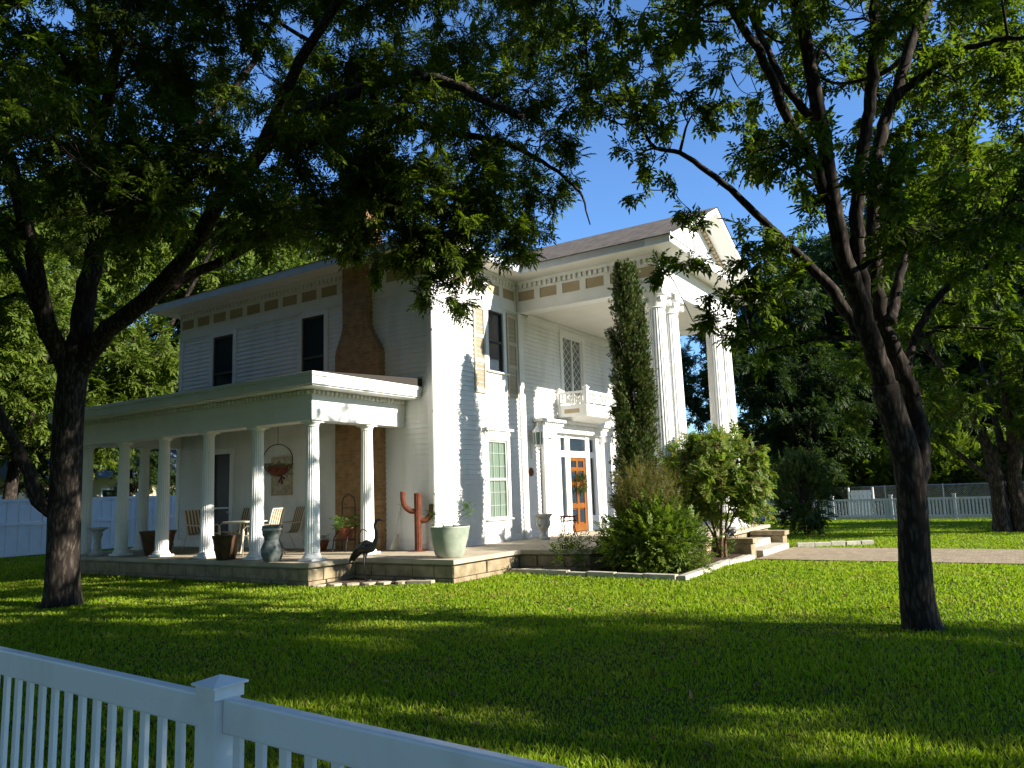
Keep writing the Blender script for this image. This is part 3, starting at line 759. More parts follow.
for x in (bx0, bx1): ra.box(x-.03, x+.03, .121, by-.051, 4.25, 4.31); ra.box(x-.02, x+.02, .121, by-.051, 3.98, 4.02)
ra.build('balcony_rail', M['trim'], bal, bevel=.004)
bt = MB()
prb = [(.016, 0), (.022, .03), (.012, .06), (.024, .12), (.012, .19), (.02, .225)]
for i in range(18): bt.lathe(prb, 8, (bx0+.14+i*.101, -by, 4.021))
for x in (bx0, bx1):
    for i in range(6): bt.lathe(prb, 8, (x, -(.2+i*.115), 4.021))
bt.build('baluster', M['trim'], bal, smooth='all')

# wall lantern and plaque beside the entrance
ln = MB(); lx, ly = 4.05, -.22
ln.tube([(lx, -.02, 2.62), (lx, -.10, 2.55), (lx, -.2, 2.62), (lx, -.22, 2.72)], .014, 8); ln.box(lx-.06, lx+.06, -.05, -.022, 2.45, 2.85)
ln.lathe([(.05, 2.72), (.11, 2.78), (.12, 2.80)], 8, (lx, ly, 0)); ln.lathe([(.13, 3.12), (.15, 3.14), (.08, 3.24), (.03, 3.30), (.012, 3.38)], 8, (lx, ly, 0))
for k in range(6): a_ = k*math.pi/3; ln.bar((lx+.105*math.cos(a_), ly+.105*math.sin(a_), 2.80), (lx+.125*math.cos(a_), ly+.125*math.sin(a_), 3.12), .009, 5)
lt = ln.build('wall_lantern', M['trim'], house)
MB().lathe([(.095, 2.801), (.115, 3.119)], 12, (lx, ly, 0)).build('lantern_glass', M['curtain'], lt)
pq = MB(); pq.tube([(3.94, -.021, 2.1), (3.94, -.05, 2.1)], .11, 20); po_ = pq.build('house_plaque', M['terracotta'], house)

# ------------------------------------------------------------ things on the porch and patio
def pot_profile(s, h, rt, rb): return [(rb*.9, 0), (rb, .02*h), (rb+(rt-rb)*.55, .4*h), (rt*.98, .8*h), (rt*1.06, .93*h), (rt*1.08, h), (rt*.94, h), (rt*.92, .88*h)]
def pot(name, label, cat, loc, h, rt, rb, mat, group=None, rim=True):
    o = MB().lathe(pot_profile(1, h, rt, rb), 36).build(name, mat, smooth=True); o.location = loc
    tag(o, label, cat, group)
    s = MB().lathe([(rt*.88, .80*h), (rt*.9, .86*h)], 20).build('soil', M['mulch'], o)
    return o
def foliage(name, parent, c, spread, n, mat, L=.09, up=.8, seed=1, tmpl=None, s=1.0, mb=None):
    g = np.random.default_rng(seed); P = []; D = []
    for i in range(n):
        a = g.uniform(0, 6.283); e = g.random()**.5
        p = np.array([math.cos(a)*spread[0]*e, math.sin(a)*spread[1]*e, spread[2]*g.random()])
        P.append(np.array(c)+p); D.append(np.array([math.cos(a), math.sin(a), up*g.uniform(-.3, 1)])+g.normal(0, .3, 3))
    return scatter(name, np.array(P), np.array(D), tmpl or SIMPLE, s*g.uniform(.7, 1.2, n), mat, parent, g=g)

b1 = pot('glazed_pot', 'wide dark brown glazed pot on the porch, between the bird bath and the striped chairs', 'pot', (-2.25, 6.55, FL), .56, .38, .27, M['brown_glaze'])
b2 = pot('glazed_pot', 'tapered brown glazed pot on the porch beside the striped chairs', 'pot', (-2.78, 3.3, FL), .50, .27, .19, M['brown_glaze'])
pot_profile_ = pot_profile
pot_profile = lambda s, h, rt, rb: [(rb*.8, 0), (rb, .015*h), (rb*1.22, .12*h), (rt*.80, .36*h), (rt*.92, .6*h), (rt*.98, .85*h), (rt*1.02, .97*h), (rt*1.0, h), (rt*.93, h), (rt*.9, .88*h)]
gp = pot('planter', 'large grey green glazed planter with sparse sprigs on the patio corner', 'planter', (-1.36, -1.42, FL), .58, .39, .23, M['green_glaze'])
pot_profile = pot_profile_
sm = MB()
sp = []
for a, L, t in ((2.7, .40, .34), (2.2, .36, .22), (-.35, .5, .42), (-.1, .42, .36), (-.7, .5, .30)):
    e = (L*math.cos(a), L*math.sin(a)*.6, .52+t); sm.tube([(.05*math.cos(a), .05*math.sin(a), .48), (e[0]*.6, e[1]*.6, .5+t*.8), e], [.007, .006, .004], 5); sp.append(e)
sm.build('stem', M['bark'], gp)
g = np.random.default_rng(3); P = []; D = []
for e in sp:
    for k in range(12): P.append(np.array(e)+g.normal(0, .055, 3)); D.append(g.normal(0, 1, 3))
scatter('leaves', np.array(P), np.array(D), SIMPLE, .8, M['pot_leaf'], gp, g=g)
tc = pot('terracotta_pot', 'low terracotta pot with dried plants beside the chimney base', 'pot', (-.55, 3.0, FL), .22, .24, .17, M['terracotta'])
foliage('leaves', tc, (0, 0, .18), (.2, .2, .16), 60, M['reddish_leaf'], seed=5, s=.7)

# ceramic garden stool / jar
gs = MB().lathe([(.14, 0), (.17, .03), (.215, .15), (.22, .25), (.17, .36), (.145, .41), (.155, .46), (.19, .52), (.2, .66), (.205, .68), (.18, .70), (.16, .705)], 32).build('ceramic_jar', M['blue_glaze'], smooth=True)
gs.location = (-2.86, 1.78, FL); tag(gs, 'blue grey patterned ceramic jar stand at the porch edge between two columns', 'jar')
MB().lathe([(.206, .60), (.212, .61), (.212, .63), (.206, .64)], 32).build('rim_band', M['cast'], gs)
# bird bath
bbth = MB().lathe([(.17, 0), (.18, .04), (.13, .08), (.09, .16), (.075, .3), (.085, .42), (.12, .5), (.1, .54), (.13, .58), (.22, .63), (.23, .66), (.2, .66), (.1, .63)], 28).build('bird_bath', M['cast'], smooth=True)
bbth.location = (-2.72, 8.3, FL); tag(bbth, 'pale cast stone pedestal bird bath at the far end of the porch', 'bird bath')
MB().ball((0, 0, .47), .10, 14).build('carved_knop', M['cast'], bbth, smooth='all')
# urn by the front door
ur = MB().lathe([(.15, 0), (.15, .05), (.09, .08), (.05, .14), (.055, .2), (.12, .26), (.17, .34), (.18, .42), (.165, .5), (.2, .57), (.235, .60), (.23, .62), (.18, .6)], 28).build('urn', M['cast'], smooth=True)
ur.location = (3.3, -.72, FL); tag(ur, 'pale stone pedestal urn standing by the wall left of the entrance', 'urn')
hnd = MB()
for sx in (-1, 1): hnd.tube([(sx*.17, 0, .34), (sx*.25, 0, .38), (sx*.26, 0, .48), (sx*.2, 0, .55)], .016, 6)
hnd.build('handle', M['cast'], ur, smooth='all')

# striped sling chairs round a small table
def make_chair():
    t = thing('patio_chair', 'x', 'chair')
    sl_ = MB(); pts = [(.26, .44), (.05, .40), (-.18, .40), (-.24, .45), (-.30, .66), (-.36, .90), (-.40, 1.0)]
    n_ = len(pts); vs = []
    for x, z in pts:
        for y in (-.23, .23):
            for d in (0, .012): vs.append((x+d*.6, y, z+d))
    fs = []
    for i in range(n_-1):
        o = 4*i; fs += [(o, o+2, o+6, o+4), (o+1, o+5, o+7, o+3), (o, o+4, o+5, o+1), (o+2, o+3, o+7, o+6)]
    fs += [(0, 1, 3, 2), (4*n_-4, 4*n_-2, 4*n_-1, 4*n_-3)]
    sl_.add(vs, fs).build('sling', M['sling'], t)
    fr = MB()
    for y in (-.245, .245): fr.tube([(x, y, z) for x, z in [(.30, .42)]+pts], .015, 8)
    for (x, z) in (pts[0], pts[-1]): fr.bar((x, -.245, z), (x, .245, z), .013, 8)
    fr.build('chair_frame', M['frame_cream'], t, smooth='all')
    for y in (-.27, .27):
        a = MB(); a.tube([(.30, y, .0), (.31, y, .35), (.30, y, .58), (.22, y, .64), (-.02, y, .64), (-.30, y, .66)], .015, 8); a.build('armrest', M['frame_cream'], t, smooth='all')
        a = MB(); a.tube([(-.20, y, .41), (-.30, y, .2), (-.40, y, .0)], .014, 8); a.build('leg', M['frame_cream'], t, smooth='all')
    return t
ch0 = make_chair()
CH = [(-1.35, 6.15, -88, 'striped sling chair nearest the dark side door, seen from the side'),
      (-.5, 6.0, 178, 'striped sling chair against the house wall behind the patio table'),
      (-1.85, 3.32, 110, 'sunlit striped sling chair with its back turned, in front of the patio table'),
      (-.62, 4.02, 165, 'striped sling chair nearest the brick chimney, behind the porch columns')]
for i, (x, y, rz, lab) in enumerate(CH):
    o = ch0 if i == 0 else copy_tree(ch0)
    o.location = (x, y, FL); o.rotation_euler.z = R(rz); tag(o, lab, 'chair', 'striped chairs round the porch table')
tb = thing('patio_table', 'small round cream patio table among the striped chairs on the porch', 'table', (-1.25, 4.65, FL))
MB().lathe([(.5, .69), (.52, .70), (.52, .715), (.5, .725)], 40).build('tabletop', M['table'], tb, smooth=True)
for k in range(4):
    a_ = k*math.pi/2+.6; lg = MB(); lg.tube([(.12*math.cos(a_), .12*math.sin(a_), .69), (.16*math.cos(a_), .16*math.sin(a_), .35), (.36*math.cos(a_), .36*math.sin(a_), .0)], .016, 8); lg.build('leg', M['frame_cream'], tb, smooth='all')

# hanging basket in a hoop
hk = thing('hanging_basket', 'round wire hoop basket of dried plants hanging under the porch ceiling', 'hanging basket', (-1.2, 3.62, 2.05), R(212))
a_ = MB(); a_.tube([(0, .34*math.cos(t), .46+.36*math.sin(t)) for t in [i*2*math.pi/32 for i in range(33)]], .012, 6, caps=False); a_.bar((0, 0, .82), (0, 0, 1.61), .006, 5); a_.build('hoop', M['black'], hk, smooth='all')
MB().lathe([(.10, .12), (.2, .2), (.25, .3), (.23, .3)], 24).build('basket', M['wicker'], hk)
foliage('dried_plants', hk, (0, 0, .28), (.3, .3, .1), 150, M['reddish_leaf'], up=-.2, seed=6, s=.7)
foliage('trailing_stems', hk, (0, 0, .12), (.3, .3, .15), 70, M['dark_leaf'], up=-1, seed=7, s=.6)
# framed panel on the wall
pn = MB(TS); pn.box(4.52, 5.18, .022, .045, 1.76, 2.62); p_ = pn.build('wall_panel', M['picture']); tag(p_, 'faded framed panel with a flower motif on the porch wall below the hanging basket', 'picture')
f_ = MB(TS); f_.box(4.47, 4.52, .022, .06, 1.71, 2.67); f_.box(5.18, 5.23, .022, .06, 1.71, 2.67); f_.box(4.52, 5.18, .022, .059, 1.71, 1.76); f_.box(4.52, 5.18, .022, .059, 2.62, 2.67); f_.build('picture_frame', M['tan'], p_, bevel=.004)
mt_ = MB(TS)
for k in range(7): a_ = k*.9; mt_.tube([(4.85, .047, 2.2), (4.85+.13*math.cos(a_), .047, 2.2+.2*math.sin(a_))], [.012, .03], 6)
mt_.build('flower_motif', M['wicker'], p_)
# black iron plant stand
ps = thing('plant_stand', 'black iron arched plant stand with a leafy pot against the chimney', 'plant stand', (-.48, 2.1, FL))
a_ = MB()
for sy in (-.2, .2): a_.tube([(0, sy, 0), (0, sy, 1.05), (0, sy*.8, 1.18), (0, 0, 1.26)], .013, 6)
for z in (.25, .6, .95): a_.bar((0, -.2, z), (0, .2, z), .01, 6)
for sy in (-.2, .2): a_.tube([(0, sy, .6), (-.25, sy, .3), (-.3, sy, 0)], .012, 6); a_.bar((0, sy, .25), (-.27, sy, .25), .01, 6)
a_.build('iron_frame', M['black'], ps); MB().box(-.26, 0, -.2, .2, .262, .272).build('shelf', M['black'], ps)
lp = MB().lathe(pot_profile(1, .26, .16, .11), 24).build('plant_pot', M['terracotta'], smooth=True); lp.location = (-.61, 2.05, FL+.27); tag(lp, 'small potted plant with bright green leaves on the black iron stand', 'potted plant')
foliage('leaves', lp, (0, 0, .22), (.24, .24, .28), 130, M['pot_leaf'], seed=8, s=.9)
# broom leaning by the wall
br = thing('broom', 'old straw broom leaning on the white wall between chimney and rusty cactus', 'broom', (-.22, .95, FL))
a_ = MB(); a_.tube([(0, 0, .34), (.19, -.02, 1.0)], .014, 8); a_.bar((.17, -.09, 1.0), (.17, .07, 1.0), .014); a_.build('handle', M['old_white'], br)
MB().tube([(-.02, 0, 0), (.01, 0, .12), (.06, 0, .28), (.1, 0, .36)], [.16, .13, .06, .02], 12, flat=.3).build('bristles', M['frame_cream'], br)

# rusty steel cactus
cx = thing('cactus_sculpture', 'rusty steel saguaro cactus sculpture with two raised arms on the patio', 'sculpture', (-.22, .30, FL), R(-58)); cx.scale = (.84,)*3
def ribbed(pts, r, n=30, nf=10):
    mb = MB(); P = catmull(pts, 6); k = len(P); vs = []; fs = []
    rr = [r]*(k-3)+[r*.9, r*.65, r*.2]; prev = None
    for i in range(k):
        t = Vector(P[min(i+1, k-1)]-P[max(i-1, 0)]).normalized()
        u = Vector((0, 1, 0)); u = (u-t*u.dot(t)).normalized(); w = t.cross(u)
        for j in range(n):
            a = 2*math.pi*j/n; q = rr[i]*(1-.14*abs(math.cos(a*nf/2))); vs.append(tuple(Vector(P[i])+u*q*math.cos(a)+w*q*math.sin(a)))
    for i in range(k-1):
        for j in range(n): fs.append((i*n+j, i*n+(j+1) % n, (i+1)*n+(j+1) % n, (i+1)*n+j))
    fs += [tuple(range(n))[::-1], tuple((k-1)*n+j for j in range(n))]
    return mb.add(vs, fs)
ribbed([(0, 0, .02), (0, 0, .4), (0, 0, .8), (0, 0, 1.2), (0, 0, 1.42), (0, 0, 1.47)], .10).build('stem', M['rust'], cx)
ribbed([(-.05, 0, 1.0), (-.2, 0, 1.02), (-.33, 0, 1.14), (-.38, 0, 1.32), (-.38, 0, 1.48), (-.38, 0, 1.52)], .072).build('arm', M['rust'], cx)
ribbed([(.05, 0, .76), (.2, 0, .78), (.31, 0, .88), (.35, 0, 1.0), (.35, 0, 1.13), (.35, 0, 1.17)], .072).build('arm', M['rust'], cx)
MB().box(-.22, .22, -.18, .18, 0, .02).build('base_plate', M['rust'], cx)

# heron
he = thing('heron_sculpture', 'black metal heron sculpture with curved neck in the small stone edged bed', 'sculpture', (-2.1, .0, .03), R(-88))
b_ = MB(); b_.tube([(-.42, 0, .40), (-.34, 0, .52), (-.18, 0, .66), (.0, 0, .70), (.14, 0, .70), (.22, 0, .76), (.27, 0, .88), (.27, 0, 1.02), (.23, 0, 1.14), (.27, 0, 1.24), (.33, 0, 1.265), (.40, 0, 1.25), (.52, 0, 1.22)],
     [.01, .06, .12, .145, .11, .06, .042, .036, .034, .036, .036, .018, .004], 14)
b_.build('body', M['black'], he, smooth='all')
b_ = MB()
for sy in (-1, 1): b_.tube([(.06, sy*.12, .72), (-.15, sy*.13, .66), (-.36, sy*.07, .48), (-.46, sy*.04, .34)], [.05, .09, .06, .01], 10, flat=.35)
b_.build('wing', M['black'], he, smooth='all')
for sy, dx in ((-.05, .03), (.05, -.06)):
    b_ = MB(); b_.tube([(-.03, sy, .6), (-.06+dx, sy, .34), (-.02+dx, sy, .0)], [.022, .014, .012], 8)
    for a in (-.5, 0, .5): b_.bar((-.02+dx, sy, .01), (.10+dx, sy+.10*a, .006), .008, 5)
    b_.build('leg', M['black'], he, smooth='all')
b_ = MB(); b_.tube([(-.2, .0, .70), (-.22, .0, .95), (-.15, .02, 1.06), (-.05, .02, 1.05), (.0, .02, .98)], [.012, .012, .012, .011, .005], 8); b_.build('plume', M['black'], he, smooth='all')

he.scale = (.9,)*3
# rusted iron stool by the door, wreath on the door, small frog on the step wall
ir = thing('iron_stool', 'rusty scrollwork iron stool on the patio in front of the entrance', 'stool', (4.35, -.85, FL), R(20))
a_ = MB()
for k in range(4):
    a = k*math.pi/2+.785; c_, s_ = math.cos(a), math.sin(a)
    a_.tube([(c_*.2, s_*.2, .52), (c_*.24, s_*.24, .4), (c_*.18, s_*.18, .25), (c_*.22, s_*.22, .1), (c_*.28, s_*.28, 0)], .014, 6)
for r_, z in ((.22, .52), (.19, .4)): a_.tube([(r_*math.cos(t), r_*math.sin(t), z) for t in [i*2*math.pi/24 for i in range(25)]], .013, 6, caps=False)
for k in range(9):
    a = k*.7; c_, s_ = math.cos(a)*.2, math.sin(a)*.2
    a_.tube([(c_, s_, .4), (c_*1.12, s_*1.12, .46), (c_*.92, s_*.92, .5), (c_*1.05, s_*1.05, .54)], .012, 5)
a_.build('iron_frame', M['rust'], ir)
MB().lathe([(.2, .5), (.21, .52), (.2, .53)], 24).build('seat', M['rust'], ir)
wr = thing('door_wreath', 'dark leafy spray hanging on the honey coloured front door', 'wreath', (6.5, -.06, 1.78))
g = np.random.default_rng(12); P = []; D = []
for k in range(150):
    a = g.uniform(0, 6.283); P.append((.2*math.cos(a)+g.normal(0, .1), -.04+g.normal(0, .03), .14*math.sin(a)+g.normal(0, .05))); D.append((math.cos(a), -.3, .6*math.sin(a)))
scatter('leaves', np.array(P), np.array(D), SIMPLE, .9, M['dark_leaf'], wr, g=g)
MB().tube([(.2*math.cos(t), -.01, .14*math.sin(t)) for t in [i*2*math.pi/24 for i in range(25)]], .02, 6, caps=False).build('wire_ring', M['wicker'], wr)
fg = thing('frog_ornament', 'small dark metal frog ornament sitting on the near step wall', 'ornament', (5.08, -4.75, .36), R(-70))
b_ = MB(); b_.tube([(-.12, 0, .05), (-.06, 0, .09), (.03, 0, .12), (.1, 0, .15), (.16, 0, .14)], [.05, .085, .085, .065, .03], 12); b_.build('body', M['black'], fg, smooth='all')
for sy in (-1, 1):
    b_ = MB(); b_.tube([(-.08, sy*.08, .06), (.0, sy*.13, .1), (-.06, sy*.13, .03), (.05, sy*.15, .015)], [.035, .03, .022, .015], 8); b_.build('leg', M['black'], fg, smooth='all')
    b_ = MB(); b_.tube([(.07, sy*.06, .1), (.1, sy*.08, .05), (.14, sy*.09, .012)], [.02, .016, .014], 8); b_.build('leg', M['black'], fg, smooth='all')

# ------------------------------------------------------------ fences
ff = thing('picket_fence', 'white vinyl picket fence across the front lawn in the foreground', 'fence', (-11.06, -7.81, 0), R(-3.0))
def pyramid_cap(mb, w, z):
    mb.box(-w-.008, w+.008, -w-.008, w+.008, z-.045, z); q = w+.020
    mb.box(-q, q, -q, q, z+.001, z+.009); mb.add([(-q, -q, z+.0095), (q, -q, z+.0095), (q, q, z+.0095), (-q, q, z+.0095), (0, 0, z+.036)], [(0, 1, 4), (1, 2, 4), (2, 3, 4), (3, 0, 4), (3, 2, 1, 0)])
for k in (-1, 0, 1, 2):
    yk = k*2.44
    p = MB(); p.box(-.056, .056, -.056, .056, -.3, .90); po = p.build('post', M['vinyl'], ff, bevel=.004); po.location = (0, yk, 0)
    c_ = MB(); pyramid_cap(c_, .056, .905); c_.build('post_cap', M['vinyl'], po, bevel=.0015)
for k in (-1, 0, 1, 2, 3):
    y1 = k*2.44-.0565; y0 = y1-2.44+.113
    r_ = MB(); r_.box(-.026, .026, y0, y1, .735, .865); r_.build('rail', M['vinyl'], ff, bevel=.010)
    r_ = MB(); r_.box(-.026, .026, y0, y1, .08, .20); r_.build('rail', M['vinyl'], ff, bevel=.010)
    if k in (-1, 3): continue
    n_ = 17; stp = (y1-y0)/n_
    for i in range(n_):
        yy = y0+(i+.5)*stp
        q = MB(); q.box(-.011, .011, yy-.022, yy+.022, .04, .738); q.build('picket', M['vinyl'], ff, bevel=.003)

pf = thing('privacy_fence', 'tall white vinyl privacy fence behind the side porch', 'fence', (0, 17.5, 0))
xs_ = [-13+2.4*i for i in range(12)]
for i, x in enumerate(xs_):
    p = MB(); p.box(x-.07, x+.07, -.07, .07, -.2, 2.02); p.box(x-.09, x+.09, -.09, .09, 2.02, 2.06); p.build('post', M['vinyl'], pf, bevel=.006)
    if i < len(xs_)-1:
        x0, x1 = x+.072, x+2.4-.072; p = MB(); k = 12; w_ = (x1-x0)/k
        for j in range(k):
            for z0, z1 in ((.16, 1.05), (1.15, 1.82)): p.box(x0+j*w_+.004, x0+(j+1)*w_-.004, -.014-(.016 if j % 2 else 0), .012, z0, z1)
        p.box(x0, x1, -.045, .03, .05, .158); p.box(x0, x1, -.045, .03, 1.052, 1.148); p.box(x0, x1, -.045, .03, 1.822, 1.93)
        p.build('panel', M['vinyl'], pf)

wf = thing('picket_fence', 'weathered white picket fence along the far side of the lawn', 'fence', (23.3, -7, -.1))
for i in range(14):
    y = 8-2.35*i
    p = MB(); p.box(-.06, .06, y-.06, y+.06, -.1, 1.0); p.box(-.08, .08, y-.08, y+.08, 1.0, 1.04); p.build('post', M['old_white'], wf)
    p = MB(); y1 = y-.062; y0 = y-2.35+.062
    for z in (.10, .80): p.box(-.03, .03, y0, y1, z, z+.09)
    n_ = 17
    for j in range(n_): yy = y0+(j+.5)*(y1-y0)/n_; p.box(-.012, .012, yy-.036, yy+.036, .04, .885)
    p.build('panel', M['old_white'], wf)
cl = thing('chain_link_fence', 'grey chain link fence standing behind the white picket fence', 'fence', (27, -8, -.1))
for i in range(8):
    y = 5-2.4*i; MB().tube([(0, y, -.1), (0, y, 1.42)], .03, 8).build('post', M['galv'], cl)
MB().bar((0, 5, 1.38), (0, -11.8, 1.38), .022, 6).build('rail', M['galv'], cl)
w_ = MB()
for i in range(150):
    y = 5-.1*i-.2
    for sg in (1, -1):
        a, b = (0.0, y, .05), (.004*sg, y-1.3*sg, 1.35)
        if -11.8 < b[1] < 5: w_.bar(a, b, .0045, 3)
w_.build('wire_mesh', M['galv'], cl)
gt = thing('white_gate', 'narrow white slatted gate panel behind the picket fence', 'gate', (24.6, -4.7, -.1))
p = MB()
for j in range(5): p.box(-.012, .012, -.42+j*.17, -.42+j*.17+.15, .08, 1.25)
p.build('slat_panel', M['vinyl'], gt)
p = MB(); p.box(.013, .05, -.45, .45, .2, .28); p.box(.013, .05, -.45, .45, 1.05, 1.13); p.build('rail', M['vinyl'], gt)
for y in (-.5, .5): MB().tube([(0, y, 0), (0, y, 1.38)], .045, 10).build('post', M['vinyl'], gt)

# neighbour's house
nh = thing('neighbour_house', 'cream bungalow with blue grey roof beyond the privacy fence', 'house', (9.5, 31, 0))
p = MB(); p.box(-7, 7, -2.5, 4, 0, 3.1); p.build('wall', M['cream_wall'], nh)
p = MB(); p.add([(-7.6, -3.3, 3.0), (7.6, -3.3, 3.0), (7.6, 4.8, 3.0), (-7.6, 4.8, 3.0), (-5, .75, 4.9), (5, .75, 4.9)], [(0, 1, 5, 4), (1, 2, 5), (2, 3, 4, 5), (3, 0, 4), (3, 2, 1, 0)]); p.build('roof', M['blue_roof'], nh)
for x in (-4.5, -.5, 3.5):
    p = MB(); p.box(x-.6, x+.6, -2.56, -2.51, 1.2, 2.5); w = p.build('window', M['trim'], nh); MB().box(x-.5, x+.5, -2.58, -2.561, 1.3, 2.4).build('pane', M['glass'], w)

# limbs (r0, r1, points) and leafy lobes (x, y, z, radius, density) of the two pecans, some unseen outer lobes added to block skylight
LEFT_LIMBS=[
 (0.26,0.22,[(-6.21,2.92,-0.03),(-6.28,2.83,0.74),(-6.40,2.63,2.21),(-6.47,2.49,3.19),(-6.50,2.32,3.97)]),  # trunk
 (0.13,0.05,[(-6.40,2.82,1.48),(-6.70,2.84,1.73),(-7.02,2.78,2.45),(-7.41,2.52,2.89),(-8.10,2.50,4.28),(-8.78,2.61,5.68)]),  # low left
 (0.17,0.06,[(-6.55,2.43,3.85),(-6.98,2.34,4.60),(-7.39,2.11,5.79),(-7.85,1.82,6.79),(-8.33,1.48,7.37),(-8.98,1.22,8.64)]),  # left1
 (0.12,0.05,[(-6.76,2.46,4.24),(-6.75,3.03,4.89),(-6.88,3.72,5.87),(-7.08,4.51,6.85),(-7.56,5.77,8.46)]),  # left2
 (0.19,0.07,[(-6.50,2.32,3.97),(-6.50,2.11,4.82),(-6.40,2.04,5.90),(-6.29,2.14,6.98),(-6.27,2.49,8.38),(-6.33,2.63,10.32),(-6.36,2.69,13.15),(-6.43,2.44,15.93)]),  # main
 (0.12,0.04,[(-6.39,1.98,6.03),(-6.88,1.35,7.09),(-7.04,0.61,7.97),(-7.23,-0.09,8.93),(-7.53,-1.11,10.36),(-7.67,-1.62,11.71)]),  # up
 (0.13,0.04,[(-6.40,2.00,6.03),(-6.03,1.95,6.87),(-5.41,1.86,7.80),(-4.73,1.69,8.69),(-3.80,1.32,10.31),(-3.25,0.64,12.53)]),  # lit
 (0.165,0.05,[(-6.44,2.26,3.87),(-6.35,1.81,4.35),(-6.18,0.86,4.84),(-6.05,-0.07,5.48),(-6.05,-0.81,6.15),(-5.94,-1.50,6.68),(-5.85,-2.11,7.07),(-5.69,-2.98,7.28),(-5.46,-3.91,7.35),(-5.30,-4.49,7.20),(-5.15,-5.01,6.86),(-4.96,-5.57,6.46)]),  # bigright
 (0.09,0.009,[(-5.75,-2.68,7.21),(-4.89,-3.25,7.20),(-4.21,-3.89,7.04),(-3.76,-4.55,6.85),(-3.52,-5.02,6.52),(-3.27,-5.47,6.04),(-3.12,-5.57,5.52)]),  # bigright lower
 (0.1,0.03,[(-6.15,0.80,4.87),(-5.72,0.40,5.26),(-5.20,-0.14,5.68),(-4.72,-0.64,6.15),(-4.16,-1.18,6.33),(-3.45,-2.56,5.98),(-3.06,-3.47,5.68)]),  # right mid
 (0.1,0.03,[(-5.94,-1.50,6.68),(-6.24,-2.77,7.65),(-6.31,-3.99,8.45),(-6.21,-5.10,9.27)]),  # right up
 (0.045,0.015,[(-5.60,-3.48,7.26),(-5.10,-3.43,6.26),(-4.84,-3.43,5.43),(-4.51,-3.61,4.87),(-4.28,-3.89,4.57)]),  # hang
]
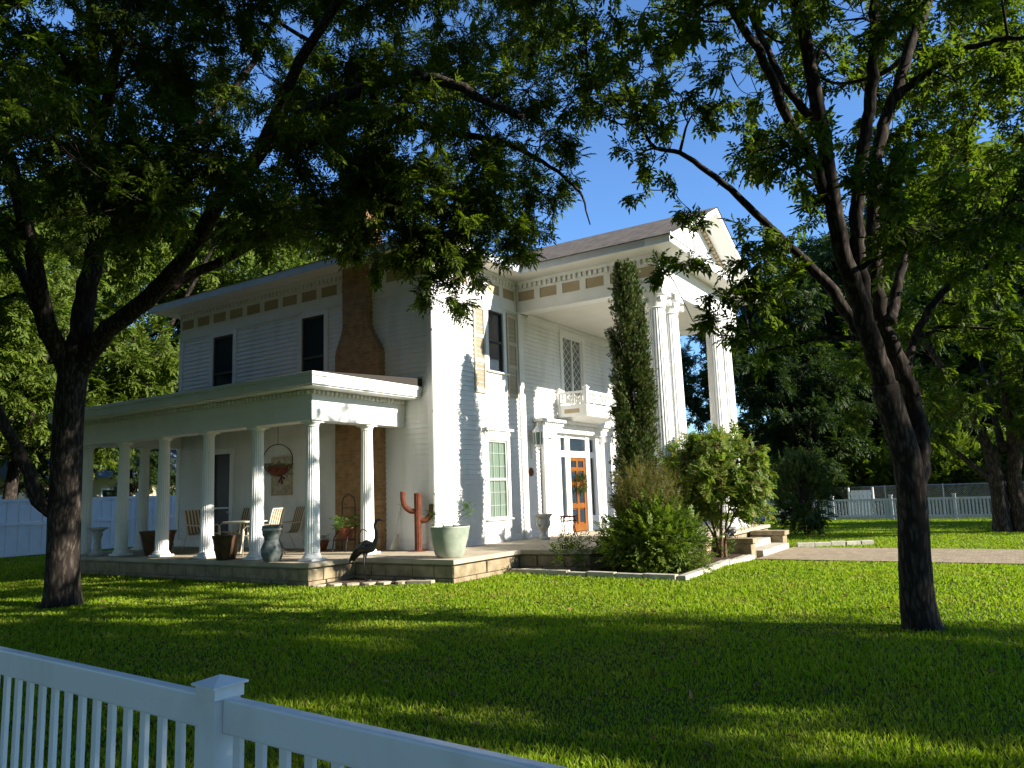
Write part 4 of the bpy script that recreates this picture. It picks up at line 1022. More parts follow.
LEFT_LOBES=[(-8.19,4.41,17.05,0.96,1.0),(-9.66,0.45,11.98,0.87,1.0),(-9.36,0.17,11.09,0.94,1.0),(-8.51,2.49,12.04,1.19,1.0),(-8.73,2.64,11.17,0.87,1.0),(-8.41,3.87,10.83,0.88,1.0),(-7.84,4.22,10.85,1.21,1.0),(-7.74,6.19,10.18,0.85,1.0),(-8.23,3.67,8.48,0.98,1.0),(-8.99,0.05,13.19,1.17,1.0),(-8.86,0.84,12.71,1.05,1.0),(-8.31,2.43,13.87,1.22,1.0),(-8.85,-0.15,10.70,1.23,1.0),(-8.03,1.59,11.24,0.95,1.0),(-7.28,3.76,11.66,1.04,1.0),(-8.41,0.94,9.21,1.13,1.0),(-7.46,3.59,9.31,0.93,1.0),(-7.78,1.97,7.98,1.14,1.0),(-6.56,3.56,17.81,0.91,1.0),(-7.08,2.14,15.56,1.07,1.0),(-7.50,0.99,13.46,1.01,1.0),(-8.75,-1.01,10.13,1.22,1.0),(-6.50,4.00,13.13,0.93,1.0),(-6.77,3.66,12.19,0.88,1.0),(-6.26,3.40,11.52,1.06,1.0),(-7.80,0.61,8.25,0.89,1.0),(-6.30,4.11,9.27,0.87,1.0),(-8.42,-0.46,6.18,1.22,1.0),(-5.92,4.30,7.28,1.12,1.0),(-6.45,2.25,17.03,1.01,1.0),(-6.84,0.78,14.80,1.13,1.0),(-6.87,1.87,14.79,0.91,1.0),(-7.90,-0.54,11.47,0.94,1.0),(-6.49,0.98,12.20,1.00,1.0),(-6.96,0.37,10.25,1.23,1.0),(-7.01,0.21,9.56,1.18,1.0),(-7.25,-0.50,8.15,1.14,1.0),(-6.56,1.46,8.26,0.87,1.0),(-7.76,-1.08,6.17,1.18,1.0),(-7.75,-1.14,5.41,1.09,1.0),(-6.10,0.57,16.43,1.05,1.0),(-6.45,0.37,14.86,1.12,1.0),(-7.22,-1.87,11.64,1.23,1.0),(-7.10,-1.03,11.69,0.87,1.0),(-7.84,-2.06,9.33,0.92,1.0),(-5.91,1.06,11.84,0.93,1.0),(-5.68,0.96,10.47,1.03,1.0),(-6.77,-0.77,8.00,0.93,1.0),(-5.48,1.58,9.02,0.98,1.0),(-7.04,-1.75,6.32,0.92,1.0),(-7.57,-1.63,5.50,1.02,1.0),(-5.65,-1.15,15.39,0.95,1.0),(-5.62,-1.03,15.12,1.19,1.0),(-6.23,-1.67,12.93,1.10,1.0),(-6.08,-0.64,12.33,1.18,1.0),(-5.92,-0.83,11.21,1.00,1.0),(-4.63,0.87,12.32,0.99,1.0),(-7.16,-2.43,8.43,0.87,1.0),(-5.51,-0.41,9.44,0.91,1.0),(-4.34,1.59,9.38,1.23,1.0),(-6.69,-2.01,6.09,0.86,1.0),(-6.59,-2.43,5.33,0.95,1.0),(-5.81,-1.93,14.68,1.23,1.0),(-6.97,-3.57,12.04,1.01,1.0),(-4.63,-1.17,14.77,0.98,1.0),(-5.68,-1.97,11.96,1.17,1.0),(-5.91,-2.31,11.14,1.00,1.0),(-3.72,0.11,12.39,1.09,1.0),(-4.79,-1.48,10.21,0.98,1.0),(-3.68,0.14,9.77,0.91,1.0),(-3.99,-0.18,8.86,1.20,1.0),(-6.18,-2.72,6.44,0.99,1.0),(-3.69,0.25,6.71,0.86,1.0),(-3.17,-1.62,17.76,0.93,1.0),(-4.66,-2.06,15.11,0.86,1.0),(-6.59,-3.97,11.30,1.19,1.0),(-5.67,-3.71,11.52,0.87,1.0),(-6.16,-4.24,9.45,0.86,1.0),(-3.30,-0.72,12.55,1.08,1.0),(-5.50,-3.66,8.80,1.08,1.0),(-4.33,-1.81,8.96,1.25,1.0),(-4.24,-1.48,8.07,1.12,1.0),(-4.32,-2.21,7.28,0.97,1.0),(-4.38,-1.60,6.24,0.92,1.0),(-5.32,-4.67,13.51,0.95,1.0),(-3.50,-3.37,14.88,1.17,1.0),(-5.00,-4.07,12.35,0.89,1.0),(-3.59,-2.86,13.25,1.14,1.0),(-5.92,-4.45,9.41,0.97,1.0),(-5.27,-3.76,9.79,1.07,1.0),(-5.93,-4.51,8.26,0.91,1.0),(-2.57,-2.45,9.43,1.03,1.0),(-5.65,-4.29,6.78,1.00,1.0),(-2.73,-2.27,7.34,1.04,1.0),(-4.57,-3.88,5.45,0.90,1.0),(-5.09,-5.35,13.10,1.23,0.7),(-5.95,-5.52,11.56,1.07,0.7),(-2.75,-3.66,14.59,0.95,0.7),(-3.12,-3.88,12.69,0.93,0.7),(-5.28,-5.11,9.97,1.03,0.7),(-4.85,-5.08,9.11,0.85,0.7),(-2.08,-2.52,11.32,1.04,0.7),(-3.86,-3.90,8.44,1.19,0.7),(-4.62,-4.37,7.20,0.91,0.7),(-1.20,-2.68,7.82,1.01,0.7),(-2.01,-2.68,6.81,0.89,0.7),(-5.37,-6.49,12.44,1.23,0.7),(-3.10,-5.15,14.12,0.97,0.7),(-5.49,-6.14,10.76,0.91,0.7),(-4.09,-5.75,11.36,0.99,0.7),(-4.26,-5.61,9.98,0.92,0.7),(-1.45,-4.28,11.79,1.07,0.7),(-3.08,-4.48,9.70,1.25,0.7),(-1.92,-4.12,9.55,1.20,0.7),(-4.96,-2.75,5.63,0.75,1.2),(-4.56,-3.47,5.35,0.70,1.2),(-4.32,-3.93,4.98,0.55,1.0),(-3.86,-4.45,5.64,0.65,1.0),(-3.57,-4.81,6.03,0.50,0.9),(-4.21,-4.16,5.91,0.80,1.2),(-4.87,-3.37,6.05,0.90,1.3),(-4.80,-1.84,6.21,0.80,1.2),(-5.00,-0.65,6.43,0.70,1.0),(-5.48,-0.15,5.98,0.50,0.8),(-4.95,-2.32,5.41,0.45,1.0),(-3.65,-5.07,6.80,0.60,0.8),(-3.60,-5.66,7.27,0.60,0.8),(-3.77,-5.96,8.03,0.70,0.8),(-4.22,-5.83,8.76,0.90,0.9),(-4.36,-3.76,4.54,0.30,0.9),(-4.60,-3.39,4.56,0.30,0.9),(-3.57,-4.60,5.24,0.35,0.8),(-4.92,-3.12,6.17,0.70,1.2),(-5.21,-3.13,6.46,0.70,1.1),(-4.12,-4.06,4.95,0.50,1.0),(-3.82,-4.40,5.19,0.45,1.0),(-3.53,-4.77,5.58,0.45,0.9),(-3.45,-5.00,6.02,0.50,0.9),(-4.47,-3.77,5.23,0.60,1.0),(-4.72,-3.31,4.96,0.45,1.0),(-4.26,-3.87,4.35,0.25,0.8),(-3.45,-5.29,6.42,0.45,0.8),(-4.13,-4.31,6.68,0.70,1.0),(-4.21,-5.10,7.34,0.70,1.0),(-7.57,2.35,5.95,0.70,0.8),(-7.81,2.64,4.82,0.70,0.8),(-5.53,1.02,6.76,0.70,0.9),(-5.80,2.07,6.48,0.60,0.8),(-4.92,-3.01,5.01,0.40,1.0),(-10.87,-3.36,9.71,1.11,0.6),(-12.53,0.34,5.61,1.24,0.6),(-13.02,0.15,5.88,1.24,0.6),(-4.91,-1.38,12.14,1.24,0.6),(-3.64,0.06,12.37,1.12,0.6),(-8.82,3.60,8.51,1.22,0.6),(-7.25,5.70,11.07,1.27,0.6),(-7.27,6.98,11.32,1.23,0.6),(-10.12,2.18,12.48,1.21,0.6),(-9.17,7.54,7.61,1.16,0.6),(-10.95,4.64,10.45,1.22,0.6),(-7.90,0.60,13.32,1.24,0.6),(-11.62,2.88,7.34,1.34,0.6),(-9.42,2.09,8.02,1.25,0.6),(-8.82,3.11,12.98,1.15,0.6),(-8.06,-2.70,9.36,1.30,0.6),(-11.88,1.78,7.88,1.13,0.6),(-11.00,5.52,12.34,1.33,0.6),(-5.58,-2.99,12.18,1.31,0.6),(-10.13,-0.51,13.11,1.40,0.6),(-10.01,5.29,5.38,1.33,0.6),(-9.45,-0.96,12.43,1.26,0.6),(-7.02,7.47,5.09,1.14,0.6),(-8.17,2.58,5.97,1.10,0.6),(-11.84,-1.14,6.12,1.35,0.6),(-12.52,1.90,10.89,1.16,0.6),(-6.12,-2.43,9.38,1.14,0.6),(-7.63,5.88,11.46,1.24,0.6),(-12.75,-0.59,8.50,1.10,0.6),(-13.35,-0.88,5.15,1.24,0.6),(-10.07,-2.25,5.75,1.25,0.6),(-5.46,5.64,13.49,1.16,0.6),(-3.67,1.23,12.49,1.26,0.6),(-6.35,-4.44,12.55,1.14,0.6),(-5.76,0.08,11.56,1.11,0.6),(-8.23,3.74,10.52,1.19,0.6),(-10.28,0.27,8.47,1.37,0.6),(-11.21,-1.11,11.48,1.40,0.6),(-8.58,3.36,7.02,1.15,0.6),(-12.14,4.64,11.85,1.13,0.6),(-12.25,1.98,7.48,1.26,0.6),(-10.48,-0.81,10.33,1.33,0.6),(-10.17,4.98,6.00,1.18,0.6),(-12.73,-1.46,9.77,1.14,0.6),(-6.33,1.83,11.76,1.37,0.6),(-10.51,1.93,13.36,1.18,0.6),(-8.03,7.18,10.11,1.26,0.6),(-9.45,0.57,5.80,1.39,0.6)]
RIGHT_LIMBS=[
 (0.172,0.135,[(-3.51,-9.48,-0.02),(-3.57,-9.47,0.30),(-3.63,-9.49,0.73),(-3.68,-9.52,1.16),(-3.74,-9.54,1.56),(-3.81,-9.52,1.91),(-3.91,-9.46,2.28),(-4.00,-9.41,2.61)]),  # trunk
 (0.115,0.04,[(-4.00,-9.41,2.61),(-4.23,-9.33,3.29),(-4.46,-9.22,3.91),(-4.73,-9.18,4.63),(-4.94,-9.18,5.18),(-5.25,-9.17,5.92),(-5.53,-9.15,6.46),(-6.04,-9.16,7.32),(-6.50,-9.27,8.36)]),  # stem A
 (0.105,0.05,[(-3.70,-9.57,1.48),(-3.65,-9.66,1.85),(-3.64,-9.66,2.17),(-3.75,-9.62,2.61),(-3.86,-9.49,3.16),(-3.91,-9.43,3.56),(-3.88,-9.44,4.16),(-3.85,-9.52,4.98),(-3.75,-9.63,5.52),(-3.60,-9.82,6.06),(-3.39,-10.05,6.80),(-3.16,-10.31,7.48),(-2.83,-10.66,9.01),(-2.57,-11.00,10.88)]),  # stem B
 (0.085,0.04,[(-4.22,-9.31,3.52),(-4.41,-9.33,4.00),(-4.51,-9.39,4.49),(-4.59,-9.51,5.07),(-4.71,-9.66,5.61),(-4.85,-9.75,6.11),(-5.01,-9.84,6.70),(-5.43,-10.03,7.75),(-5.74,-10.22,8.89)]),  # stem C
 (0.07,0.02,[(-4.73,-9.15,4.52),(-4.98,-9.05,4.96),(-5.32,-8.96,5.19),(-5.92,-8.88,5.60),(-6.54,-8.76,5.94),(-7.25,-8.68,6.31),(-7.80,-8.65,6.57)]),  # left D
 (0.05,0.02,[(-4.96,-9.18,5.31),(-4.86,-8.89,5.73),(-4.70,-8.61,6.56),(-4.56,-8.43,7.20),(-4.43,-8.17,8.31)]),  # left D2
 (0.08,0.015,[(-4.11,-9.35,3.04),(-4.11,-9.22,3.24),(-4.13,-8.95,3.79),(-4.18,-8.62,4.25),(-4.25,-8.27,4.73),(-4.36,-7.86,5.24),(-4.52,-7.51,5.58),(-4.64,-7.19,5.76),(-4.79,-6.97,6.52)]),  # low left
 (0.055,0.015,[(-3.68,-9.73,5.85),(-3.64,-9.92,6.03),(-3.75,-10.15,6.08),(-3.89,-10.50,6.14),(-3.94,-10.79,6.13),(-4.09,-11.08,6.00),(-4.27,-11.55,5.99)]),  # right F
 (0.07,0.015,[(-3.92,-9.52,3.29),(-3.81,-9.58,3.55),(-3.69,-9.68,3.95),(-3.42,-9.83,4.30),(-2.91,-10.12,4.54),(-2.23,-10.66,4.72),(-1.36,-11.34,5.05)]),  # right G
 (0.055,0.02,[(-3.77,-9.60,2.72),(-3.64,-9.73,3.14),(-3.54,-10.02,3.62),(-3.47,-10.36,3.82),(-3.51,-10.68,3.84),(-3.57,-11.09,3.66)]),  # right H
]
RIGHT_LOBES=[(-5.65,-7.59,12.41,0.66,0.6),(-7.41,-8.24,9.41,0.61,0.6),(-6.69,-7.88,9.23,0.71,0.6),(-6.68,-8.05,8.71,0.72,0.6),(-6.30,-7.35,8.80,0.60,0.6),(-5.02,-6.92,8.81,0.71,0.6),(-5.84,-7.54,7.32,0.63,0.6),(-5.42,-6.79,7.01,0.69,0.6),(-5.97,-7.41,5.59,0.84,0.6),(-4.46,-7.95,13.63,0.61,0.6),(-6.17,-8.23,10.67,0.70,0.6),(-6.03,-8.51,9.69,0.78,0.6),(-7.37,-8.81,7.43,0.60,0.6),(-6.17,-8.39,8.30,0.80,0.6),(-3.75,-7.67,9.36,0.80,0.6),(-3.74,-7.74,8.57,0.76,0.6),(-6.87,-8.60,5.74,0.67,0.6),(-5.19,-7.63,6.08,0.69,0.6),(-4.24,-8.91,12.87,0.60,0.8),(-4.68,-9.11,11.68,0.80,0.8),(-4.44,-8.50,11.14,0.68,0.8),(-5.65,-9.17,8.79,0.72,0.8),(-4.16,-8.51,9.86,0.85,0.8),(-6.35,-9.14,6.69,0.72,0.8),(-6.58,-8.96,6.17,0.80,0.8),(-3.21,-7.81,7.48,0.60,0.8),(-2.98,-8.28,6.87,0.65,0.8),(-4.44,-8.44,5.48,0.72,0.8),(-4.60,-9.89,11.68,0.63,0.8),(-4.58,-9.46,11.56,0.75,0.8),(-7.00,-9.64,8.01,0.65,0.8),(-4.31,-9.33,10.06,0.74,0.8),(-4.60,-9.56,8.53,0.83,0.8),(-6.42,-9.39,6.61,0.70,0.8),(-6.50,-9.56,6.05,0.65,0.8),(-3.99,-8.98,6.84,0.66,0.8),(-2.96,-8.90,6.82,0.72,0.8),(-5.50,-9.07,4.74,0.70,0.8),(-2.65,-8.75,5.21,0.63,0.8),(-4.13,-10.59,12.06,0.71,0.8),(-5.27,-10.09,10.03,0.72,0.8),(-4.51,-10.37,9.83,0.66,0.8),(-2.37,-10.31,10.88,0.63,0.8),(-4.00,-9.82,9.15,0.71,0.8),(-4.40,-10.14,7.73,0.76,0.8),(-4.42,-10.06,7.19,0.82,0.8),(-2.54,-9.98,7.14,0.67,0.8),(-2.34,-9.65,6.89,0.84,0.8),(-5.28,-9.82,4.46,0.67,0.8),(-5.25,-9.77,3.98,0.75,0.8),(-2.85,-11.26,12.93,0.69,0.8),(-1.90,-11.25,12.81,0.68,0.8),(-2.45,-10.83,11.60,0.75,0.8),(-2.79,-10.93,10.14,0.65,0.8),(-4.62,-10.80,7.96,0.83,0.8),(-5.71,-10.78,6.53,0.67,0.8),(-5.72,-10.37,5.89,0.80,0.8),(-1.47,-10.71,7.65,0.65,0.8),(-3.63,-10.32,6.02,0.74,0.8),(-3.14,-10.56,5.04,0.60,0.8),(-5.06,-10.32,3.85,0.85,0.8),(-3.65,-11.69,11.78,0.71,0.8),(-2.28,-11.54,12.21,0.84,0.8),(-1.77,-11.49,11.93,0.65,0.8),(-1.31,-11.85,11.15,0.70,0.8),(-2.92,-11.22,9.30,0.80,0.8),(-4.45,-11.08,7.06,0.78,0.8),(-1.64,-11.50,8.10,0.65,0.8),(-2.40,-11.22,6.79,0.77,0.8),(-2.07,-10.94,6.53,0.82,0.8),(-2.22,-11.25,5.59,0.73,0.8),(-5.60,-10.71,3.87,0.65,0.8),(-4.48,-8.20,4.42,0.35,0.7),(-4.36,-8.30,4.07,0.40,0.7),(-4.36,-8.55,4.31,0.40,0.7),(-4.36,-8.06,3.88,0.30,0.6),(-4.21,-8.55,3.42,0.45,0.7),(-4.85,-6.77,6.10,0.40,0.8),(-4.97,-6.71,6.60,0.50,0.9),(-4.75,-7.13,6.16,0.45,0.8),(-4.59,-7.68,5.93,0.45,0.8),(-4.63,-8.09,6.28,0.50,0.8),(-4.77,-7.52,7.06,0.50,0.9),(-4.73,-7.94,7.04,0.50,0.8),(-4.78,-8.51,5.24,0.45,0.7),(-4.58,-8.83,4.54,0.45,0.7),(-3.48,-10.17,5.26,0.50,0.7),(-3.40,-10.60,5.75,0.50,0.7),(-3.09,-10.71,5.01,0.50,0.7),(-4.87,-9.32,5.98,0.45,0.6),(-3.56,-9.72,4.75,0.45,0.6),(-3.16,-10.27,4.50,0.50,0.8),(-5.10,-9.57,6.21,0.50,0.6),(-4.51,-7.54,4.22,0.32,0.5),(-4.66,-7.28,4.08,0.25,0.5),(-4.64,-7.21,5.15,0.35,0.7),(-4.79,-7.11,5.64,0.40,0.7),(-4.37,-7.82,3.74,0.30,0.5),(-4.24,-7.93,3.39,0.30,0.5),(-4.38,-7.57,3.54,0.22,0.5),(-4.57,-7.60,4.77,0.32,0.6),(-4.25,-8.19,3.70,0.45,0.7),(-4.20,-8.30,3.11,0.40,0.6),(-4.37,-8.15,4.28,0.40,0.7),(-3.41,-10.18,3.53,0.60,0.8),(-3.32,-10.61,3.15,0.60,0.8),(-3.28,-10.51,3.95,0.60,0.8),(-4.20,-8.46,3.78,0.50,0.7),(-4.81,-7.19,6.77,0.50,0.8),(-4.90,-7.00,7.32,0.50,0.8),(-3.75,-8.36,13.04,1.08,0.6),(-5.50,-13.78,10.47,0.97,0.6),(-5.10,-5.69,13.08,1.13,0.6),(-3.55,-7.92,11.81,1.17,0.6),(-3.94,-5.59,13.42,1.01,0.6),(-5.07,-13.80,9.98,0.98,0.6),(-5.28,-8.30,11.31,1.12,0.6),(-1.38,-12.54,12.29,1.18,0.6),(-2.22,-6.06,11.16,1.18,0.6),(-2.91,-7.42,9.30,1.04,0.6),(-4.64,-11.90,14.78,1.14,0.6),(-4.17,-6.06,13.09,0.94,0.6),(-5.86,-12.53,14.60,0.99,0.6),(-1.50,-7.02,14.51,0.94,0.6),(-3.30,-8.16,15.41,1.13,0.6),(-0.16,-7.27,11.56,0.91,0.6),(-1.58,-8.74,8.77,0.95,0.6),(-2.11,-8.93,9.19,1.03,0.6),(-1.83,-13.22,12.21,0.92,0.6),(-2.58,-9.98,8.59,1.12,0.6),(-6.52,-12.45,10.42,1.17,0.6),(-3.03,-10.30,15.20,1.13,0.6),(-1.77,-12.13,14.06,1.17,0.6),(-1.77,-11.06,9.70,1.09,0.6),(-7.71,-8.15,11.66,0.95,0.6),(-6.89,-6.41,13.39,0.95,0.6),(-2.61,-6.96,15.08,1.05,0.6),(-3.96,-7.50,10.23,1.06,0.6),(-3.35,-8.14,14.26,1.10,0.6),(-5.62,-10.91,11.44,1.16,0.6),(-3.93,-6.58,9.19,1.02,0.6),(-0.22,-7.55,15.49,0.92,0.6),(-6.57,-6.15,9.35,1.14,0.6),(-1.30,-7.60,13.98,1.14,0.6),(-2.83,-12.07,12.28,0.94,0.6),(0.24,-9.76,11.25,1.05,0.6),(-6.09,-10.98,10.81,1.17,0.6),(-1.28,-5.83,12.34,1.04,0.6),(-4.25,-9.50,10.78,1.04,0.6),(-3.21,-9.45,8.54,1.09,0.6),(0.79,-9.40,12.88,1.12,0.6),(-0.53,-8.75,9.95,1.18,0.6),(-4.96,-7.98,11.51,1.00,0.6),(-1.19,-6.40,10.02,1.17,0.6),(-4.06,-13.85,13.60,1.17,0.6),(-3.24,-9.73,10.31,1.17,0.6),(-7.27,-6.59,9.50,1.00,0.5),(-5.84,-11.53,9.15,1.15,0.5),(-8.05,-8.58,7.49,0.96,0.5),(-5.10,-12.05,7.57,0.90,0.5),(-9.62,-10.50,10.50,1.16,0.5),(-5.06,-10.84,9.73,1.02,0.5),(-7.69,-7.09,9.19,1.12,0.5),(-5.72,-10.44,8.71,0.93,0.5),(-6.63,-7.51,10.62,0.98,0.5),(-6.48,-11.82,11.73,1.18,0.5),(-8.37,-8.97,9.46,1.00,0.5),(-5.54,-11.13,11.65,1.13,0.5),(-9.44,-7.29,8.94,1.01,0.5),(-7.77,-10.50,9.24,1.13,0.5),(-8.44,-12.31,11.41,1.03,0.5),(-7.31,-12.20,10.89,1.08,0.5),(-7.40,-13.15,8.89,1.09,0.5),(-5.93,-11.42,12.32,1.18,0.5),(-5.40,-10.22,10.57,1.04,0.5),(-9.66,-11.45,11.94,0.95,0.5),(-7.78,-8.44,9.18,1.08,0.5),(-7.17,-12.53,6.75,1.06,0.5),(-6.83,-9.32,12.84,0.95,0.5),(-9.57,-7.24,12.30,1.19,0.5),(-5.54,-10.52,10.19,1.09,0.5),(-7.15,-10.35,11.88,1.13,0.5),(-9.84,-6.64,9.24,1.12,0.5),(-5.15,-8.62,8.22,1.08,0.5),(-7.85,-12.13,7.49,1.13,0.5),(-0.91,-10.40,6.23,0.70,0.7),(-0.32,-9.52,6.01,0.70,0.7),(-0.68,-11.26,8.24,0.70,0.7),(-0.75,-10.20,6.89,0.65,0.7),(-0.66,-9.44,6.31,0.74,0.7),(-2.16,-10.70,7.78,0.71,0.7),(-1.91,-10.60,6.57,0.75,0.7),(-1.87,-11.12,6.01,0.65,0.7),(-0.08,-10.51,7.67,0.61,0.7),(-1.11,-9.57,6.54,0.68,0.7),(-0.93,-11.26,6.83,0.56,0.7),(-1.73,-9.66,7.77,0.79,0.7),(0.05,-10.50,5.62,0.60,0.7),(-1.44,-9.22,6.52,0.68,0.7),(-0.65,-11.21,7.22,0.55,0.7),(-0.29,-10.92,8.64,0.71,0.7),(-0.71,-11.20,5.90,0.62,0.7),(0.59,-10.21,6.84,0.67,0.7),(-1.14,-9.83,6.67,0.69,0.7),(-0.06,-9.89,5.51,0.78,0.7),(-1.69,-10.09,8.47,0.80,0.7),(-1.13,-10.11,7.39,0.61,0.7),(-0.96,-9.99,5.63,0.74,0.7),(0.79,-11.49,8.79,0.67,0.7),(0.18,-10.26,6.67,0.57,0.7),(-1.39,-11.40,6.96,0.72,0.7)]

# ------------------------------------------------------------ the two big pecans
lt = thing('pecan_tree', 'big pecan before the side porch with thick low limbs and a dense dark crown', 'tree', (-6.21, 2.92, 0))
grow_tree(lt, LEFT_LIMBS, LEFT_LOBES, M['pecan_leaf'], M['bark'], per_lobe=310, seed=21, off=(-6.21, 2.92, 0), leaf_s=.74, flare=1.22, twig_leaves=18)
rt = thing('pecan_tree', 'slender pecan with a low forked dark trunk on the open lawn near the walk', 'tree', (-3.51, -9.48, 0))
grow_tree(rt, RIGHT_LIMBS, RIGHT_LOBES, M['pecan_leaf'], M['bark'], per_lobe=190, tmpl=BROAD, seed=22, off=(-3.51, -9.48, 0), leaf_s=.66, flare=1.25, twig_leaves=16)

def crown_lobes(h0, h1, r, n, g, rl=(.9, 1.5), flat=.9):
    out = []
    for _ in range(n):
        t = g.random(); z = h0+(h1-h0)*t
        w = r*math.sqrt(max(.05, 1-(2*t-.9)**2*flat)); a = g.uniform(0, 6.283); q = w*g.random()**.45
        out.append((q*math.cos(a), q*math.sin(a), z, g.uniform(*rl), 1.0))
    return out
def trunk_limbs(h, r, g, n=5, fork=.3, spread=.3):
    L = [(r, r*.7, [(0, 0, -.1), (g.normal(0, .08), g.normal(0, .08), h*fork*.5), (g.normal(0, .12), g.normal(0, .12), h*fork)])]
    x, y, z = L[0][2][-1]
    for i in range(n):
        a = i*6.283/n+g.uniform(-.4, .4); s = h*spread*g.uniform(.6, 1.1)
        L.append((r*.5, r*.1, [(x, y, z-.1), (x+.3*s*math.cos(a), y+.3*s*math.sin(a), z+h*.17), (x+.75*s*math.cos(a), y+.75*s*math.sin(a), z+h*.4), (x+s*math.cos(a), y+s*math.sin(a), h*g.uniform(.78, .95))]))
    return L
BIG = compound(3, .42, .2, .05)
def broadleaf(label, loc, h, r, mat, seed, group=None, name='broadleaf_tree', n=26, per=60, ls=1.0, h0=.28, rt=.22, rl=(1.0, 1.7)):
    g = np.random.default_rng(seed); t = thing(name, label, 'tree', loc, 0, group)
    grow_tree(t, trunk_limbs(h, rt, g), crown_lobes(h*h0, h*.97, r, n, g, rl), mat, M['bark'], per_lobe=per, tmpl=BIG, seed=seed, leaf_s=ls, twig_leaves=12)
    return t
def place(src, label, loc, rz, sc, group=None):
    c = copy_tree(src); c.location = loc; c.rotation_euler.z = rz; c.scale = (sc,)*3 if not hasattr(sc, '__len__') else sc; tag(c, label)
    if group: c['group'] = group
    return c

# trees beyond the privacy fence (left) and the far fence (right)
GB = 'trees beyond the privacy fence'
ya = broadleaf('sunny yellow green tree beyond the privacy fence, next to the rear house corner', (1.6, 22.5, 0), 10.5, 4.0, M['yellow_leaf'], 31, GB, n=64, per=62, ls=.66)
ya.scale = (1.3,)*3
for x, y, rz, sc, lab in ((-5.2, 22.0, 2.1, 1.45, 'yellow green tree directly behind the trunk of the big pecan'), (7.6, 25.0, 4.0, 1.75, 'tall yellow green tree rising behind the rear of the house roof'),
        (-12, 21, 5.0, 1.4, 'yellow green tree farthest along the privacy fence from the house'), (15.5, 27.0, 1.2, 1.85, 'tallest yellow green tree behind the middle of the house roof')):
    place(ya, lab, (x, y, 0), rz, sc, GB)
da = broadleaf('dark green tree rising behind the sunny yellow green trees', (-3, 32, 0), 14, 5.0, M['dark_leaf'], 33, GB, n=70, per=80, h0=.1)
da.scale = (1.2,)*3
place(da, 'dark green tree far beyond the cream bungalow roof', (10, 44, 0), 1.0, 1.3, GB)
place(da, 'dark green tree standing far behind the yellow green tree of the big pecan', (-12, 29, 0), 2.6, 1.2, GB)
place(da, 'small dark tree standing before the cream bungalow', (3.5, 23.6, 0), 3.6, .34, GB)
place(da, 'second small dark tree before the cream bungalow, nearer the house corner', (8.2, 24.5, 0), 5.6, .36, GB)
GR = 'trees beyond the far picket fence'
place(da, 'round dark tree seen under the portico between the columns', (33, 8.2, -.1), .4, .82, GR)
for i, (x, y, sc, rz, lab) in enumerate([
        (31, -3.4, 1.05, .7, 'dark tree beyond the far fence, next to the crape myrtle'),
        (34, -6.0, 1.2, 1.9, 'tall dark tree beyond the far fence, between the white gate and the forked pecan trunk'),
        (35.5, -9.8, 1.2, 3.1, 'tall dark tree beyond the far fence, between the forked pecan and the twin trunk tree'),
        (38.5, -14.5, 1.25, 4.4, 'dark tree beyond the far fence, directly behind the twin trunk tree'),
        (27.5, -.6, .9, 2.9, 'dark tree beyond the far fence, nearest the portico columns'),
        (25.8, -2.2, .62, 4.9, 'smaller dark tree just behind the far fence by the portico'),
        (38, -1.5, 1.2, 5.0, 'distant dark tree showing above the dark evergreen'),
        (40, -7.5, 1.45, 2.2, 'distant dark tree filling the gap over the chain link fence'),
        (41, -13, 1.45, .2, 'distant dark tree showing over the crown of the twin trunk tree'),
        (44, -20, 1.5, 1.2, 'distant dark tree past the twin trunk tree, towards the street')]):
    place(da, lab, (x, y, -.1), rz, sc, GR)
# thick twin trunk tree at the right edge
tw = thing('twin_trunk_tree', 'old twin trunk shade tree on the lawn before the far fence', 'tree', (14.6, -10.35, -.1))
g = np.random.default_rng(41)
TL = [(.25, .2, [(0, .28, -.1), (0, .26, .8), (-.05, .28, 1.6), (-.1, .35, 2.5)]), (.25, .2, [(.1, -.24, -.1), (.1, -.2, .8), (.1, -.16, 1.6), (.1, -.3, 2.6)]),
      (.13, .04, [(-.08, .3, 1.4), (-.3, .8, 2.0), (-.6, 1.7, 2.9), (-.9, 2.8, 3.9)]), (.17, .05, [(-.1, .35, 2.3), (-.4, .7, 3.6), (-.8, 1.3, 5), (-.8, 2.3, 7)]),
      (.18, .05, [(.1, -.3, 2.5), (-.1, -.2, 4), (-.4, -.3, 6), (-.4, -.2, 8)]), (.16, .05, [(.1, -.3, 2.5), (.3, -1.2, 4), (.2, -2.6, 5.4), (.4, -4, 6.4)]), (.13, .04, [(0, 0, 2.4), (1, .2, 4), (2, .4, 6)])]
TLO = [(a*1.0, b, c+.4, r, 1.0) for a, b, c, r, _ in crown_lobes(2.9, 11, 4.4, 74, g, (.8, 1.3))] + [(-1.2, 2.8, 2.9, .7, 1), (-1.4, 1.6, 3.0, .7, 1), (-1.3, -.6, 3.0, .7, 1), (-1, -2, 3.1, .8, 1), (-1.6, 3.6, 3.6, .8, 1)]
grow_tree(tw, TL, TLO, M['pecan_leaf'], M['bark'], per_lobe=150, tmpl=compound(4, .28, .11, .026), seed=42, leaf_s=1.0)

